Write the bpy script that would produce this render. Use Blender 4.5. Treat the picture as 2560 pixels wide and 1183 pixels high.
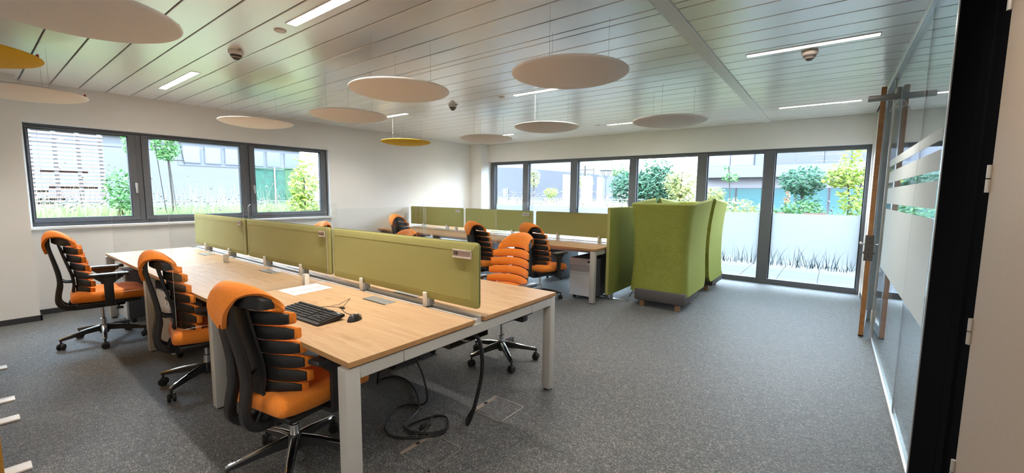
import bpy, bmesh, math, random
from math import sin, cos, pi, radians
from mathutils import Vector, Matrix

for o in list(bpy.data.objects):
    bpy.data.objects.remove(o)
SC = bpy.context.scene
COL = SC.collection
RND = random.Random(7)

# ------------------------------------------------------------------ camera
cd = bpy.data.cameras.new('camera')
cd.sensor_width = 36.0
cd.lens = 1047.5 / 2560 * 36.0
cd.clip_start = 0.02
cd.clip_end = 300
cam = bpy.data.objects.new('camera', cd)
COL.objects.link(cam)
RT = (0.7938180, 0.6080738, 0.0099587)
DN = (0.0694821, -0.0744141, -0.9948039)
FW = (-0.6041731, 0.7903852, -0.1013215)
cam.matrix_world = Matrix(((RT[0], -DN[0], -FW[0], 0), (RT[1], -DN[1], -FW[1], 0),
                           (RT[2], -DN[2], -FW[2], 1.45), (0, 0, 0, 1)))
SC.camera = cam

# ------------------------------------------------------------------ sky, sun, exposure
SC.view_settings.view_transform = 'Standard'
SC.view_settings.look = 'None'
SC.view_settings.gamma = 1.0
SC.view_settings.use_curve_mapping = False
SC.view_settings.exposure = 1.25
SC.cycles.transparent_max_bounces = 32
SC.cycles.max_bounces = 10
SC.cycles.diffuse_bounces = 5
SC.cycles.glossy_bounces = 5
SC.cycles.sample_clamp_indirect = 6.0
SC.cycles.caustics_reflective = False
SC.cycles.caustics_refractive = False

SKY = 10.0
W = bpy.data.worlds.new('sky')
SC.world = W
W.use_nodes = True
wn, wl = W.node_tree.nodes, W.node_tree.links
wn.clear()
wo = wn.new('ShaderNodeOutputWorld')
wb = wn.new('ShaderNodeBackground')
wc = wn.new('ShaderNodeTexCoord')
wz = wn.new('ShaderNodeSeparateXYZ')
wr = wn.new('ShaderNodeValToRGB')
wr.color_ramp.elements[0].color = (0.80, 0.90, 1.0, 1)
wr.color_ramp.elements[1].color = (0.48, 0.73, 1.0, 1)
wl.new(wc.outputs['Generated'], wz.inputs[0])
wl.new(wz.outputs['Z'], wr.inputs[0])
wl.new(wr.outputs[0], wb.inputs[0])
wb.inputs[1].default_value = SKY
wl.new(wb.outputs[0], wo.inputs[0])

sd = bpy.data.lights.new('sun', 'SUN')
sd.energy = 7.0
sd.angle = radians(6)
sd.color = (1.0, 0.95, 0.86)
sun = bpy.data.objects.new('sun', sd)
COL.objects.link(sun)
sun.rotation_euler = Vector((-0.45, 0.5, -0.9)).to_track_quat('-Z', 'Y').to_euler()
sun.location = (5, -8, 14)

LAMP = 15.0          # radiance of the strips' diffusers
LAMP_W = 10.5        # downward beam of each full length strip

# ------------------------------------------------------------------ materials
MATS = {}


def new_mat(name):
    m = bpy.data.materials.new(name)
    m.use_nodes = True
    n, l = m.node_tree.nodes, m.node_tree.links
    b = n['Principled BSDF']
    MATS[name] = m
    return m, n, l, b


def mat(name, col, rough=0.5, metal=0.0, spec=0.5, var=0.0, vscale=8.0, bump=0.0, bscale=200.0, sheen=0.0, coat=0.0):
    m, n, l, b = new_mat(name)
    b.inputs['Base Color'].default_value = (*col, 1)
    b.inputs['Roughness'].default_value = rough
    b.inputs['Metallic'].default_value = metal
    b.inputs['Specular IOR Level'].default_value = spec
    if sheen:
        b.inputs['Sheen Weight'].default_value = sheen
    if coat:
        b.inputs['Coat Weight'].default_value = coat
        b.inputs['Coat Roughness'].default_value = 0.08
    if var or bump:
        tc = n.new('ShaderNodeTexCoord')
    if var:
        nz = n.new('ShaderNodeTexNoise')
        nz.inputs['Scale'].default_value = vscale
        nz.inputs['Detail'].default_value = 3
        l.new(tc.outputs['Object'], nz.inputs['Vector'])
        r = n.new('ShaderNodeValToRGB')
        r.color_ramp.elements[0].position = 0.3
        r.color_ramp.elements[1].position = 0.7
        r.color_ramp.elements[0].color = (*[c * (1 - var) for c in col], 1)
        r.color_ramp.elements[1].color = (*[min(1, c * (1 + var)) for c in col], 1)
        l.new(nz.outputs['Fac'], r.inputs[0])
        l.new(r.outputs[0], b.inputs['Base Color'])
    if bump:
        nb = n.new('ShaderNodeTexNoise')
        nb.inputs['Scale'].default_value = bscale
        nb.inputs['Detail'].default_value = 2
        l.new(tc.outputs['Object'], nb.inputs['Vector'])
        bp = n.new('ShaderNodeBump')
        bp.inputs['Strength'].default_value = bump
        bp.inputs['Distance'].default_value = 0.002
        l.new(nb.outputs['Fac'], bp.inputs['Height'])
        l.new(bp.outputs[0], b.inputs['Normal'])
    return m


def wood(name, a, c, k, rough=0.5, stretch=(1.2, 14, 14), knots=True):
    m, n, l, b = new_mat(name)
    tc = n.new('ShaderNodeTexCoord')
    mp = n.new('ShaderNodeMapping')
    mp.inputs['Scale'].default_value = stretch
    l.new(tc.outputs['Object'], mp.inputs[0])
    nz = n.new('ShaderNodeTexNoise')
    nz.inputs['Scale'].default_value = 2.2
    nz.inputs['Detail'].default_value = 6
    nz.inputs['Distortion'].default_value = 0.6
    l.new(mp.outputs[0], nz.inputs['Vector'])
    r = n.new('ShaderNodeValToRGB')
    r.color_ramp.elements[0].position = 0.3
    r.color_ramp.elements[1].position = 0.72
    r.color_ramp.elements[0].color = (*a, 1)
    r.color_ramp.elements[1].color = (*c, 1)
    l.new(nz.outputs['Fac'], r.inputs[0])
    out = r.outputs[0]
    if knots:
        mp2 = n.new('ShaderNodeMapping')
        mp2.inputs['Scale'].default_value = (3.2, 9, 9)
        l.new(tc.outputs['Object'], mp2.inputs[0])
        n2 = n.new('ShaderNodeTexNoise')
        n2.inputs['Scale'].default_value = 1.9
        n2.inputs['Detail'].default_value = 2
        l.new(mp2.outputs[0], n2.inputs['Vector'])
        r2 = n.new('ShaderNodeValToRGB')
        r2.color_ramp.elements[0].position = 0.61
        r2.color_ramp.elements[1].position = 0.76
        r2.color_ramp.elements[0].color = (0, 0, 0, 1)
        r2.color_ramp.elements[1].color = (0.55, 0.55, 0.55, 1)
        l.new(n2.outputs['Fac'], r2.inputs[0])
        mx = n.new('ShaderNodeMixRGB')
        mx.inputs[2].default_value = (*k, 1)
        l.new(r2.outputs[0], mx.inputs[0])
        l.new(out, mx.inputs[1])
        out = mx.outputs[0]
    l.new(out, b.inputs['Base Color'])
    b.inputs['Roughness'].default_value = rough
    b.inputs['Specular IOR Level'].default_value = 0.1
    return m


def glass(name, tint=(0.97, 0.99, 0.985), f0=0.04, gloss=1.0):
    m = bpy.data.materials.new(name)
    m.use_nodes = True
    n, l = m.node_tree.nodes, m.node_tree.links
    n.clear()
    o = n.new('ShaderNodeOutputMaterial')
    t = n.new('ShaderNodeBsdfTransparent')
    t.inputs[0].default_value = (*tint, 1)
    g = n.new('ShaderNodeBsdfGlossy')
    g.inputs['Roughness'].default_value = 0.0
    lw = n.new('ShaderNodeLayerWeight')
    lw.inputs['Blend'].default_value = 0.5
    p = n.new('ShaderNodeMath'); p.operation = 'POWER'; p.inputs[1].default_value = 5
    q = n.new('ShaderNodeMath'); q.operation = 'MULTIPLY_ADD'
    q.inputs[1].default_value = (1 - f0) * gloss
    q.inputs[2].default_value = f0
    mx = n.new('ShaderNodeMixShader')
    l.new(lw.outputs['Facing'], p.inputs[0])
    l.new(p.outputs[0], q.inputs[0])
    l.new(q.outputs[0], mx.inputs[0])
    l.new(t.outputs[0], mx.inputs[1])
    l.new(g.outputs[0], mx.inputs[2])
    l.new(mx.outputs[0], o.inputs[0])
    MATS[name] = m
    return m


def film(name, col, opac, trans=0.6, zfade=None):
    m = bpy.data.materials.new(name)
    m.use_nodes = True
    n, l = m.node_tree.nodes, m.node_tree.links
    n.clear()
    o = n.new('ShaderNodeOutputMaterial')
    t = n.new('ShaderNodeBsdfTransparent')
    d = n.new('ShaderNodeBsdfDiffuse'); d.inputs[0].default_value = (*col, 1)
    r = n.new('ShaderNodeBsdfTranslucent'); r.inputs[0].default_value = (*col, 1)
    a = n.new('ShaderNodeMixShader'); a.inputs[0].default_value = trans
    b = n.new('ShaderNodeMixShader'); b.inputs[0].default_value = opac
    l.new(d.outputs[0], a.inputs[1]); l.new(r.outputs[0], a.inputs[2])
    l.new(t.outputs[0], b.inputs[1]); l.new(a.outputs[0], b.inputs[2])
    if zfade:
        tc = n.new('ShaderNodeTexCoord')
        sp = n.new('ShaderNodeSeparateXYZ')
        mr = n.new('ShaderNodeMapRange')
        mr.inputs['From Min'].default_value = zfade[0]
        mr.inputs['From Max'].default_value = zfade[1]
        mr.inputs['To Min'].default_value = 0.0
        mr.inputs['To Max'].default_value = opac
        l.new(tc.outputs['Object'], sp.inputs[0])
        l.new(sp.outputs['Z'], mr.inputs['Value'])
        l.new(mr.outputs[0], b.inputs[0])
    l.new(b.outputs[0], o.inputs[0])
    MATS[name] = m
    return m


def emit(name, col, s):
    m = bpy.data.materials.new(name)
    m.use_nodes = True
    n, l = m.node_tree.nodes, m.node_tree.links
    n.clear()
    o = n.new('ShaderNodeOutputMaterial')
    e = n.new('ShaderNodeEmission')
    e.inputs[0].default_value = (*col, 1)
    e.inputs[1].default_value = s
    l.new(e.outputs[0], o.inputs[0])
    MATS[name] = m
    return m


def leafmat(name, a, c, tl=0.35):
    m, n, l, b = new_mat(name)
    g = n.new('ShaderNodeNewGeometry')
    r = n.new('ShaderNodeValToRGB')
    r.color_ramp.elements[0].color = (*a, 1)
    r.color_ramp.elements[1].color = (*c, 1)
    l.new(g.outputs['Random Per Island'], r.inputs[0])
    l.new(r.outputs[0], b.inputs['Base Color'])
    b.inputs['Roughness'].default_value = 0.6
    t = n.new('ShaderNodeBsdfTranslucent')
    l.new(r.outputs[0], t.inputs[0])
    mx = n.new('ShaderNodeMixShader'); mx.inputs[0].default_value = tl
    l.new(b.outputs[0], mx.inputs[1]); l.new(t.outputs[0], mx.inputs[2])
    l.new(mx.outputs[0], n['Material Output'].inputs[0])
    return m


mat('wall_paint', (0.82, 0.82, 0.81), 0.8, var=0.015, vscale=3, bump=0.05, bscale=350)
mat('reveal_paint', (0.82, 0.83, 0.84), 0.7)
mat('plank_metal', (0.90, 0.90, 0.88), 0.31, metal=0.5, var=0.01, vscale=2)
mat('joint_dark', (0.10, 0.10, 0.10), 0.7)
mat('beam_white', (0.80, 0.81, 0.79), 0.35)
mat('baseboard', (0.035, 0.037, 0.042), 0.5)
mat('frame_grey', (0.115, 0.122, 0.138), 0.45, spec=0.4)
mat('gasket', (0.012, 0.012, 0.014), 0.7)
mat('handle_silver', (0.55, 0.56, 0.57), 0.35, metal=0.7)
mat('sill_white', (0.83, 0.83, 0.83), 0.35)
mat('alu', (0.62, 0.63, 0.63), 0.35, metal=0.75)
mat('alu_dark', (0.24, 0.25, 0.27), 0.35, metal=0.7)
mat('black_gloss', (0.006, 0.006, 0.007), 0.30, spec=0.0)
mat('beige_door', (0.30, 0.225, 0.17), 0.6, var=0.02, vscale=40, bump=0.05, bscale=300)
mat('hinge_steel', (0.42, 0.39, 0.35), 0.4, metal=0.4)
mat('door_wood', (0.42, 0.20, 0.07), 0.45, var=0.15, vscale=25)
mat('lock_steel', (0.16, 0.145, 0.13), 0.35, metal=0.85)
wood('desk_oak', (0.46, 0.295, 0.165), (0.545, 0.375, 0.225), (0.36, 0.215, 0.115))
mat('desk_edge', (0.46, 0.25, 0.105), 0.45, var=0.12, vscale=30)
mat('desk_frame', (0.54, 0.525, 0.50), 0.45, metal=0.15, spec=0.4)
mat('desk_dark', (0.05, 0.045, 0.042), 0.6)
mat('screen_green', (0.385, 0.375, 0.125), 0.9, var=0.05, vscale=120, bump=0.3, bscale=900, sheen=0.1)
mat('screen_seam', (0.12, 0.125, 0.05), 0.8)
mat('clip_white', (0.74, 0.70, 0.64), 0.4)
mat('clip_grey', (0.42, 0.41, 0.39), 0.4)
mat('plate_face', (0.50, 0.41, 0.375), 0.5)
mat('plate_frame', (0.72, 0.66, 0.60), 0.4)
mat('ink_dark', (0.03, 0.025, 0.025), 0.6)
mat('ink_plum', (0.16, 0.07, 0.08), 0.6)
mat('ink_red', (0.62, 0.20, 0.20), 0.7)
mat('hatch', (0.46, 0.47, 0.48), 0.32, metal=0.6)
mat('orange', (0.86, 0.245, 0.022), 0.88, var=0.06, vscale=90, bump=0.25, bscale=700, sheen=0.15)
mat('black_plastic', (0.014, 0.014, 0.016), 0.42)
mat('black_satin', (0.03, 0.031, 0.034), 0.35)
mat('chrome', (0.78, 0.78, 0.79), 0.10, metal=1.0)
mat('tyre', (0.010, 0.010, 0.011), 0.55)
mat('ped_light', (0.62, 0.62, 0.65), 0.45, metal=0.1)
mat('ped_dark', (0.085, 0.09, 0.105), 0.4)
mat('lock_black', (0.012, 0.012, 0.014), 0.4)
mat('tag_white', (0.85, 0.85, 0.85), 0.5)
mat('disc_felt', (0.84, 0.80, 0.775), 0.95, var=0.04, vscale=160, bump=0.3, bscale=600)
mat('disc_yellow', (0.76, 0.45, 0.025), 0.95, var=0.05, vscale=160, bump=0.3, bscale=600)
mat('disc_top', (0.05, 0.05, 0.055), 0.9)
mat('wire', (0.45, 0.45, 0.45), 0.5)
mat('tag_red', (0.55, 0.05, 0.03), 0.5)
mat('white_plastic', (0.78, 0.76, 0.73), 0.45)
mat('sensor_grey', (0.42, 0.36, 0.32), 0.5)
mat('sensor_dark', (0.07, 0.06, 0.055), 0.3)
mat('plinth', (0.085, 0.078, 0.078), 0.85, var=0.08, vscale=200)
mat('foot_wood', (0.40, 0.23, 0.12), 0.5, var=0.15, vscale=40)
mat('ochre_felt', (0.50, 0.24, 0.03), 0.95, var=0.1, vscale=200)
mat('foot_white', (0.80, 0.75, 0.69), 0.4)
mat('cable_black', (0.012, 0.012, 0.014), 0.38)
mat('key_black', (0.025, 0.026, 0.03), 0.38)
mat('paper', (0.90, 0.86, 0.82), 0.7)
mat('green_note', (0.15, 0.42, 0.06), 0.5)
mat('steel_plate', (0.62, 0.64, 0.66), 0.25, metal=0.9)
mat('box_trim', (0.40, 0.37, 0.34), 0.35, metal=0.7)
mat('box_flap', (0.30, 0.24, 0.20), 0.5, metal=0.2)
mat('exit_grey', (0.20, 0.20, 0.20), 0.4, metal=0.4)
mat('acrylic_edge', (0.80, 0.84, 0.84), 0.2)
glass('window_glass', (0.97, 0.985, 0.99), 0.035, 0.85)
glass('partition_glass', (0.93, 0.975, 0.96), 0.045, 1.0)
glass('acrylic', (0.975, 0.985, 0.985), 0.03, 0.5)
film('frost_window', (0.45, 0.46, 0.455), 0.86, 0.66, (0.30, 0.42))
film('frost_band', (0.92, 0.98, 1.0), 0.82, 0.35)
mat('grass_ink', (0.09, 0.19, 0.26), 0.8)
emit('lamp', (1.0, 0.915, 0.80), LAMP)
# outside: colours darkened below real ones against burn-out, the day outside is several times brighter than the room
OUT = 0.086
LEAF = 0.39


def omat(name, col, *a, **k):
    return mat(name, tuple(c * OUT for c in col), *a, **k)


def oleaf(name, a, c):
    return leafmat(name, tuple(v * LEAF for v in a), tuple(v * LEAF for v in c))


omat('facade_white', (0.80, 0.82, 0.88), 0.8)
omat('facade_roof', (0.90, 0.91, 0.93), 0.7)
omat('facade_grey', (0.40, 0.44, 0.55), 0.8, var=0.04, vscale=0.4)
omat('facade_lilac', (0.52, 0.53, 0.66), 0.6)
omat('facade_raised', (2.6, 2.5, 2.75), 0.8)  # wall colour raised to offset the shade under the balcony
omat('pane_blue', (0.46, 0.62, 0.76), 0.2)
omat('pane_navy', (0.10, 0.15, 0.32), 0.15)
omat('pane_teal', (0.55, 1.3, 1.4), 0.15)
omat('pane_rose', (0.62, 0.56, 0.66), 0.3)
omat('frame_blue', (0.56, 0.62, 0.78), 0.5)
omat('slat_wood', (1.25, 0.78, 0.62), 0.75, var=0.15, vscale=3)
omat('slat_dark', (0.22, 0.14, 0.13), 0.75)
omat('post_pale', (1.15, 1.12, 1.2), 0.7)
omat('net_teal', (0.06, 0.52, 0.34), 0.8, var=0.35, vscale=6)
omat('net_green', (0.16, 0.58, 0.20), 0.8)
omat('rail_white', (0.85, 0.85, 0.86), 0.5)
omat('terracotta', (0.62, 0.15, 0.05), 0.7)
omat('terrace_tile', (0.66, 0.60, 0.60), 0.8, var=0.05, vscale=6)
omat('terrace_joint', (0.36, 0.32, 0.32), 0.9)
omat('bed_wall', (0.62, 0.72, 0.74), 0.8)
omat('soil', (0.20, 0.22, 0.09), 0.95, var=0.4, vscale=5)
omat('lawn', (0.9, 1.05, 0.55), 0.95, var=0.3, vscale=3)
omat('asphalt', (0.45, 0.45, 0.47), 0.9)
omat('bark', (0.30, 0.24, 0.20), 0.9)
omat('lamp_grey', (0.42, 0.47, 0.55), 0.5)
omat('car_white', (0.80, 0.82, 0.86), 0.3)
omat('petal', (0.85, 0.80, 0.78), 0.7)
omat('petal_pink', (0.80, 0.52, 0.48), 0.7)
oleaf('leaf_dark', (0.03, 0.16, 0.09), (0.10, 0.30, 0.15))
oleaf('leaf_mid', (0.08, 0.30, 0.07), (0.22, 0.50, 0.14))
oleaf('leaf_lime', (0.30, 0.48, 0.04), (0.58, 0.68, 0.12))
oleaf('leaf_yellow', (0.42, 0.50, 0.12), (0.66, 0.66, 0.24))
oleaf('leaf_straw', (0.46, 0.44, 0.26), (0.62, 0.58, 0.40))
oleaf('blade', (0.27, 0.42, 0.12), (0.52, 0.64, 0.28))
oleaf('leaf_rust', (0.55, 0.22, 0.08), (0.70, 0.40, 0.18))


def carpet_mat():
    m, n, l, b = new_mat('carpet')
    tc = n.new('ShaderNodeTexCoord')
    mp = n.new('ShaderNodeMapping')
    mp.inputs['Scale'].default_value = (1.0, 1.35, 1.0)
    mp.inputs['Rotation'].default_value = (0, 0, 0.5)
    l.new(tc.outputs['Object'], mp.inputs[0])
    v = n.new('ShaderNodeTexVoronoi')
    v.inputs['Scale'].default_value = 165
    l.new(mp.outputs[0], v.inputs['Vector'])
    sx = n.new('ShaderNodeSeparateXYZ')
    l.new(v.outputs['Color'], sx.inputs[0])
    r = n.new('ShaderNodeValToRGB')
    e = r.color_ramp.elements
    e[0].position = 0.0; e[0].color = (0.014, 0.016, 0.019, 1)
    e[1].position = 1.0; e[1].color = (0.37, 0.35, 0.31, 1)
    for p_, c_ in ((0.22, (0.045, 0.048, 0.054)), (0.45, (0.074, 0.078, 0.084)), (0.72, (0.118, 0.119, 0.118)), (0.90, (0.19, 0.186, 0.174))):
        k = r.color_ramp.elements.new(p_)
        k.color = (*c_, 1)
    l.new(sx.outputs[0], r.inputs[0])
    big = n.new('ShaderNodeTexNoise')
    big.inputs['Scale'].default_value = 22
    big.inputs['Detail'].default_value = 4
    l.new(tc.outputs['Object'], big.inputs['Vector'])
    mr = n.new('ShaderNodeMapRange')
    mr.inputs['From Min'].default_value = 0.3; mr.inputs['From Max'].default_value = 0.7
    mr.inputs['To Min'].default_value = 0.64; mr.inputs['To Max'].default_value = 0.98
    l.new(big.outputs['Fac'], mr.inputs['Value'])
    vm = n.new('ShaderNodeVectorMath'); vm.operation = 'SCALE'
    l.new(r.outputs[0], vm.inputs[0]); l.new(mr.outputs[0], vm.inputs['Scale'])
    l.new(vm.outputs[0], b.inputs['Base Color'])
    b.inputs['Roughness'].default_value = 0.6
    b.inputs['Specular IOR Level'].default_value = 0.5
    b.inputs['Sheen Weight'].default_value = 0.30
    b.inputs['Sheen Roughness'].default_value = 0.4
    bp = n.new('ShaderNodeBump')
    bp.inputs['Strength'].default_value = 0.3
    bp.inputs['Distance'].default_value = 0.003
    l.new(sx.outputs[1], bp.inputs['Height'])
    l.new(bp.outputs[0], b.inputs['Normal'])


carpet_mat()


def quilt_mat(name, col):
    m, n, l, b = new_mat(name)
    tc = n.new('ShaderNodeTexCoord')
    s = n.new('ShaderNodeSeparateXYZ')
    l.new(tc.outputs['Object'], s.inputs[0])

    def math_(op, a=None, c=None, va=None, vc=None):
        q = n.new('ShaderNodeMath'); q.operation = op
        if a: l.new(a, q.inputs[0])
        if c: l.new(c, q.inputs[1])
        if va is not None: q.inputs[0].default_value = va
        if vc is not None: q.inputs[1].default_value = vc
        return q.outputs[0]
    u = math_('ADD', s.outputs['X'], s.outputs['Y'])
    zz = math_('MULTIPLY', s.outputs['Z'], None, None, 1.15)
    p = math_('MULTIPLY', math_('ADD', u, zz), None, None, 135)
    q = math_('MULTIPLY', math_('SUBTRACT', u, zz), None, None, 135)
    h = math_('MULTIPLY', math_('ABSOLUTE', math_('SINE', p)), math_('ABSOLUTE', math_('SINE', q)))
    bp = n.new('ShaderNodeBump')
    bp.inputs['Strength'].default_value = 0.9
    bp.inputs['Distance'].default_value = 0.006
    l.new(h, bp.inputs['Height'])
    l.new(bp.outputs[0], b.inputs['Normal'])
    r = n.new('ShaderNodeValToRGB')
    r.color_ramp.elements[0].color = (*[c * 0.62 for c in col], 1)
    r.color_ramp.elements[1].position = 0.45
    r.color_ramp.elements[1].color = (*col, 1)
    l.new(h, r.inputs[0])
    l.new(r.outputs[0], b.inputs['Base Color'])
    b.inputs['Roughness'].default_value = 0.85


quilt_mat('booth_green', (0.33, 0.375, 0.058))
mat('booth_edge', (0.34, 0.40, 0.11), 0.85, bump=0.2, bscale=500)

# ------------------------------------------------------------------ mesh helpers
ORG = {}


def obj(name, bm, m, parent=None, smooth=40):
    org = ORG.get(parent.name, Vector((0, 0, 0))) if parent else Vector((0, 0, 0))
    if org.length:
        bmesh.ops.translate(bm, verts=bm.verts, vec=-org)
    me = bpy.data.meshes.new(name)
    bm.to_mesh(me)
    bm.free()
    if smooth:
        me.polygons.foreach_set('use_smooth', [True] * len(me.polygons))
        me.set_sharp_from_angle(angle=radians(smooth))
    me.materials.append(MATS[m])
    o = bpy.data.objects.new(name, me)
    COL.objects.link(o)
    if parent:
        o.parent = parent
        ORG[o.name] = org
    return o


def tag(o, label=None, cat=None, group=None, kind=None):
    if label: o['label'] = label
    if cat: o['category'] = cat
    if group: o['group'] = group
    if kind: o['kind'] = kind
    return o


def thing(name, label, cat, loc=(0, 0, 0), group=None, local=False, rz=0.0):
    o = bpy.data.objects.new(name, None)
    o.empty_display_size = 0.1
    COL.objects.link(o)
    o.location = loc
    o.rotation_euler = (0, 0, rz)
    ORG[o.name] = Vector((0, 0, 0)) if local else Vector(loc)
    return tag(o, label, cat, group)


def struct_root(name, loc=(0, 0, 0)):
    o = bpy.data.objects.new(name, None)
    COL.objects.link(o)
    o.location = loc
    ORG[o.name] = Vector(loc)
    o['kind'] = 'structure'
    return o


def kids(o):
    return [c for c in KID.get(o.name, [])]


KID = {}


def index_kids():
    KID.clear()
    for o in COL.objects:
        if o.parent:
            KID.setdefault(o.parent.name, []).append(o)


def copy_tree(o, parent=None):
    c = o.copy()
    COL.objects.link(c)
    if parent:
        c.parent = parent
    for k in kids(o):
        copy_tree(k, c)
    return c


B = bmesh.new


def box(bm, x0, x1, y0, y1, z0, z1, bev=0.0, seg=1, mtx=None):
    t = bmesh.new()
    bmesh.ops.create_cube(t, size=1.0)
    for v in t.verts:
        v.co = Vector(((x0 + x1) / 2 + v.co.x * (x1 - x0), (y0 + y1) / 2 + v.co.y * (y1 - y0), (z0 + z1) / 2 + v.co.z * (z1 - z0)))
    if bev:
        bmesh.ops.bevel(t, geom=t.edges[:] + t.verts[:], offset=bev, segments=seg, affect='EDGES', profile=0.5)
    if mtx:
        bmesh.ops.transform(t, matrix=mtx, verts=t.verts)
    merge(bm, t)
    return bm


def merge(bm, t):
    mp = {}
    for v in t.verts:
        mp[v] = bm.verts.new(v.co)
    for f in t.faces:
        try:
            bm.faces.new([mp[v] for v in f.verts])
        except ValueError:
            pass
    t.free()


def bxo(name, m, parent, x0, x1, y0, y1, z0, z1, bev=0.0, seg=1, smooth=40):
    return obj(name, box(B(), x0, x1, y0, y1, z0, z1, bev, seg), m, parent, smooth)


def smooth_path(pts, n=6):
    """Catmull-Rom through pts"""
    P = [Vector(p) for p in pts]
    if len(P) < 3:
        return P
    P = [P[0] * 2 - P[1]] + P + [P[-1] * 2 - P[-2]]
    out = []
    for i in range(1, len(P) - 2):
        a, b, c, d = P[i - 1], P[i], P[i + 1], P[i + 2]
        for k in range(n):
            t = k / n
            out.append(0.5 * ((2 * b) + (c - a) * t + (2 * a - 5 * b + 4 * c - d) * t * t + (3 * b - a - 3 * c + d) * t ** 3))
    out.append(P[-2])
    return out


def tube(bm, pts, r, sides=8, cap=True, flat=None):
    """tube along points; r number or list; flat=(w,h) gives a rectangular-ish section in a frame with x sideways"""
    P = [Vector(p) for p in pts]
    R = r if isinstance(r, (list, tuple)) else [r] * len(P)
    rings = []
    up = Vector((0, 0, 1))
    prev = None
    for i, p in enumerate(P):
        d = (P[min(i + 1, len(P) - 1)] - P[max(i - 1, 0)]).normalized()
        if prev is None:
            s = d.cross(up)
            if s.length < 1e-3:
                s = d.cross(Vector((1, 0, 0)))
            s.normalize()
        else:
            s = (prev - d * prev.dot(d))
            s.normalize()
        prev = s
        u = s.cross(d)
        rings.append([bm.verts.new(p + (s * cos(2 * pi * k / sides) + u * sin(2 * pi * k / sides)) * R[i]) for k in range(sides)])
    for a, b in zip(rings, rings[1:]):
        for k in range(sides):
            bm.faces.new((a[k], a[(k + 1) % sides], b[(k + 1) % sides], b[k]))
    if cap:
        bm.faces.new(list(reversed(rings[0])))
        bm.faces.new(rings[-1])
    return bm


def strip(bm, pts, halfw, thick):
    """rectangular bar swept in the local YZ plane: pts (y,z), halfw per point, at x centre list"""
    rings = []
    n = len(pts)
    for i, (x, y, z) in enumerate(pts):
        a = Vector(pts[max(i - 1, 0)]); b = Vector(pts[min(i + 1, n - 1)])
        d = (b - a).normalized()
        nr = Vector((0, -d.z, d.y)).normalized()
        hw = halfw[i] if isinstance(halfw, (list, tuple)) else halfw
        th = thick[i] if isinstance(thick, (list, tuple)) else thick
        c = Vector((x, y, z))
        ring = []
        for sx, sn in ((-1, -.6), (-.7, -1), (.7, -1), (1, -.6), (1, .6), (.7, 1), (-.7, 1), (-1, .6)):
            ring.append(bm.verts.new(c + Vector((sx * hw, 0, 0)) + nr * (sn * th / 2)))
        rings.append(ring)
    for a, b in zip(rings, rings[1:]):
        for k in range(8):
            bm.faces.new((a[k], a[(k + 1) % 8], b[(k + 1) % 8], b[k]))
    bm.faces.new(list(reversed(rings[0])))
    bm.faces.new(rings[-1])
    bmesh.ops.recalc_face_normals(bm, faces=bm.faces)
    return bm


def lathe(bm, prof, n=32, c=(0, 0, 0), axis='z'):
    c = Vector(c)
    rings = []
    for r, z in prof:
        ring = []
        if r < 1e-6:
            ring = [bm.verts.new(c + (Vector((0, 0, z)) if axis == 'z' else Vector((z, 0, 0))))]
        else:
            for k in range(n):
                a = 2 * pi * k / n
                v = Vector((r * cos(a), r * sin(a), z)) if axis == 'z' else Vector((z, r * cos(a), r * sin(a)))
                ring.append(bm.verts.new(c + v))
        rings.append(ring)
    for a, b in zip(rings, rings[1:]):
        for k in range(n):
            k2 = (k + 1) % n
            if len(a) == 1 and len(b) == 1:
                continue
            if len(a) == 1:
                bm.faces.new((a[0], b[k2], b[k]))
            elif len(b) == 1:
                bm.faces.new((a[k], a[k2], b[0]))
            else:
                bm.faces.new((a[k], a[k2], b[k2], b[k]))
    bmesh.ops.recalc_face_normals(bm, faces=bm.faces)
    return bm


def gridsurf(bm, fn, nu, nv, thick=0.0):
    vs = [[bm.verts.new(fn(i / nu, j / nv)) for j in range(nv + 1)] for i in range(nu + 1)]
    fs = []
    for i in range(nu):
        for j in range(nv):
            fs.append(bm.faces.new((vs[i][j], vs[i + 1][j], vs[i + 1][j + 1], vs[i][j + 1])))
    if thick:
        bm.normal_update()
        bmesh.ops.solidify(bm, geom=fs, thickness=thick)
    bmesh.ops.recalc_face_normals(bm, faces=bm.faces)
    return bm


def text_obj(name, s, size, m, parent, loc, rot, ext=0.0006):
    cu = bpy.data.curves.new(name, 'FONT')
    cu.body = s
    cu.size = size
    cu.extrude = ext
    o = bpy.data.objects.new(name, cu)
    COL.objects.link(o)
    bpy.context.view_layer.update()
    me = bpy.data.meshes.new_from_object(o.evaluated_get(bpy.context.evaluated_depsgraph_get()))
    bpy.data.objects.remove(o)
    me.transform(Matrix.Translation(Vector(loc) - ORG.get(parent.name, Vector((0, 0, 0)))) @ rot.to_4x4())
    me.materials.clear()
    me.materials.append(MATS[m])
    o = bpy.data.objects.new(name, me)
    COL.objects.link(o)
    o.parent = parent
    return o


FACE_CAM = Matrix(((1, 0, 0), (0, 0, -1), (0, 1, 0)))   # text plane facing -Y

# ================================================================== ROOM SHELL
XL, XR, YB, YF, ZC = -7.20, 0.405, 8.05, -2.6, 2.64

bxo('floor', 'carpet', None, XL - 0.1, 2.6, YF - 0.1, YB + 0.04, -0.06, 0.0)['kind'] = 'structure'

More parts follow.
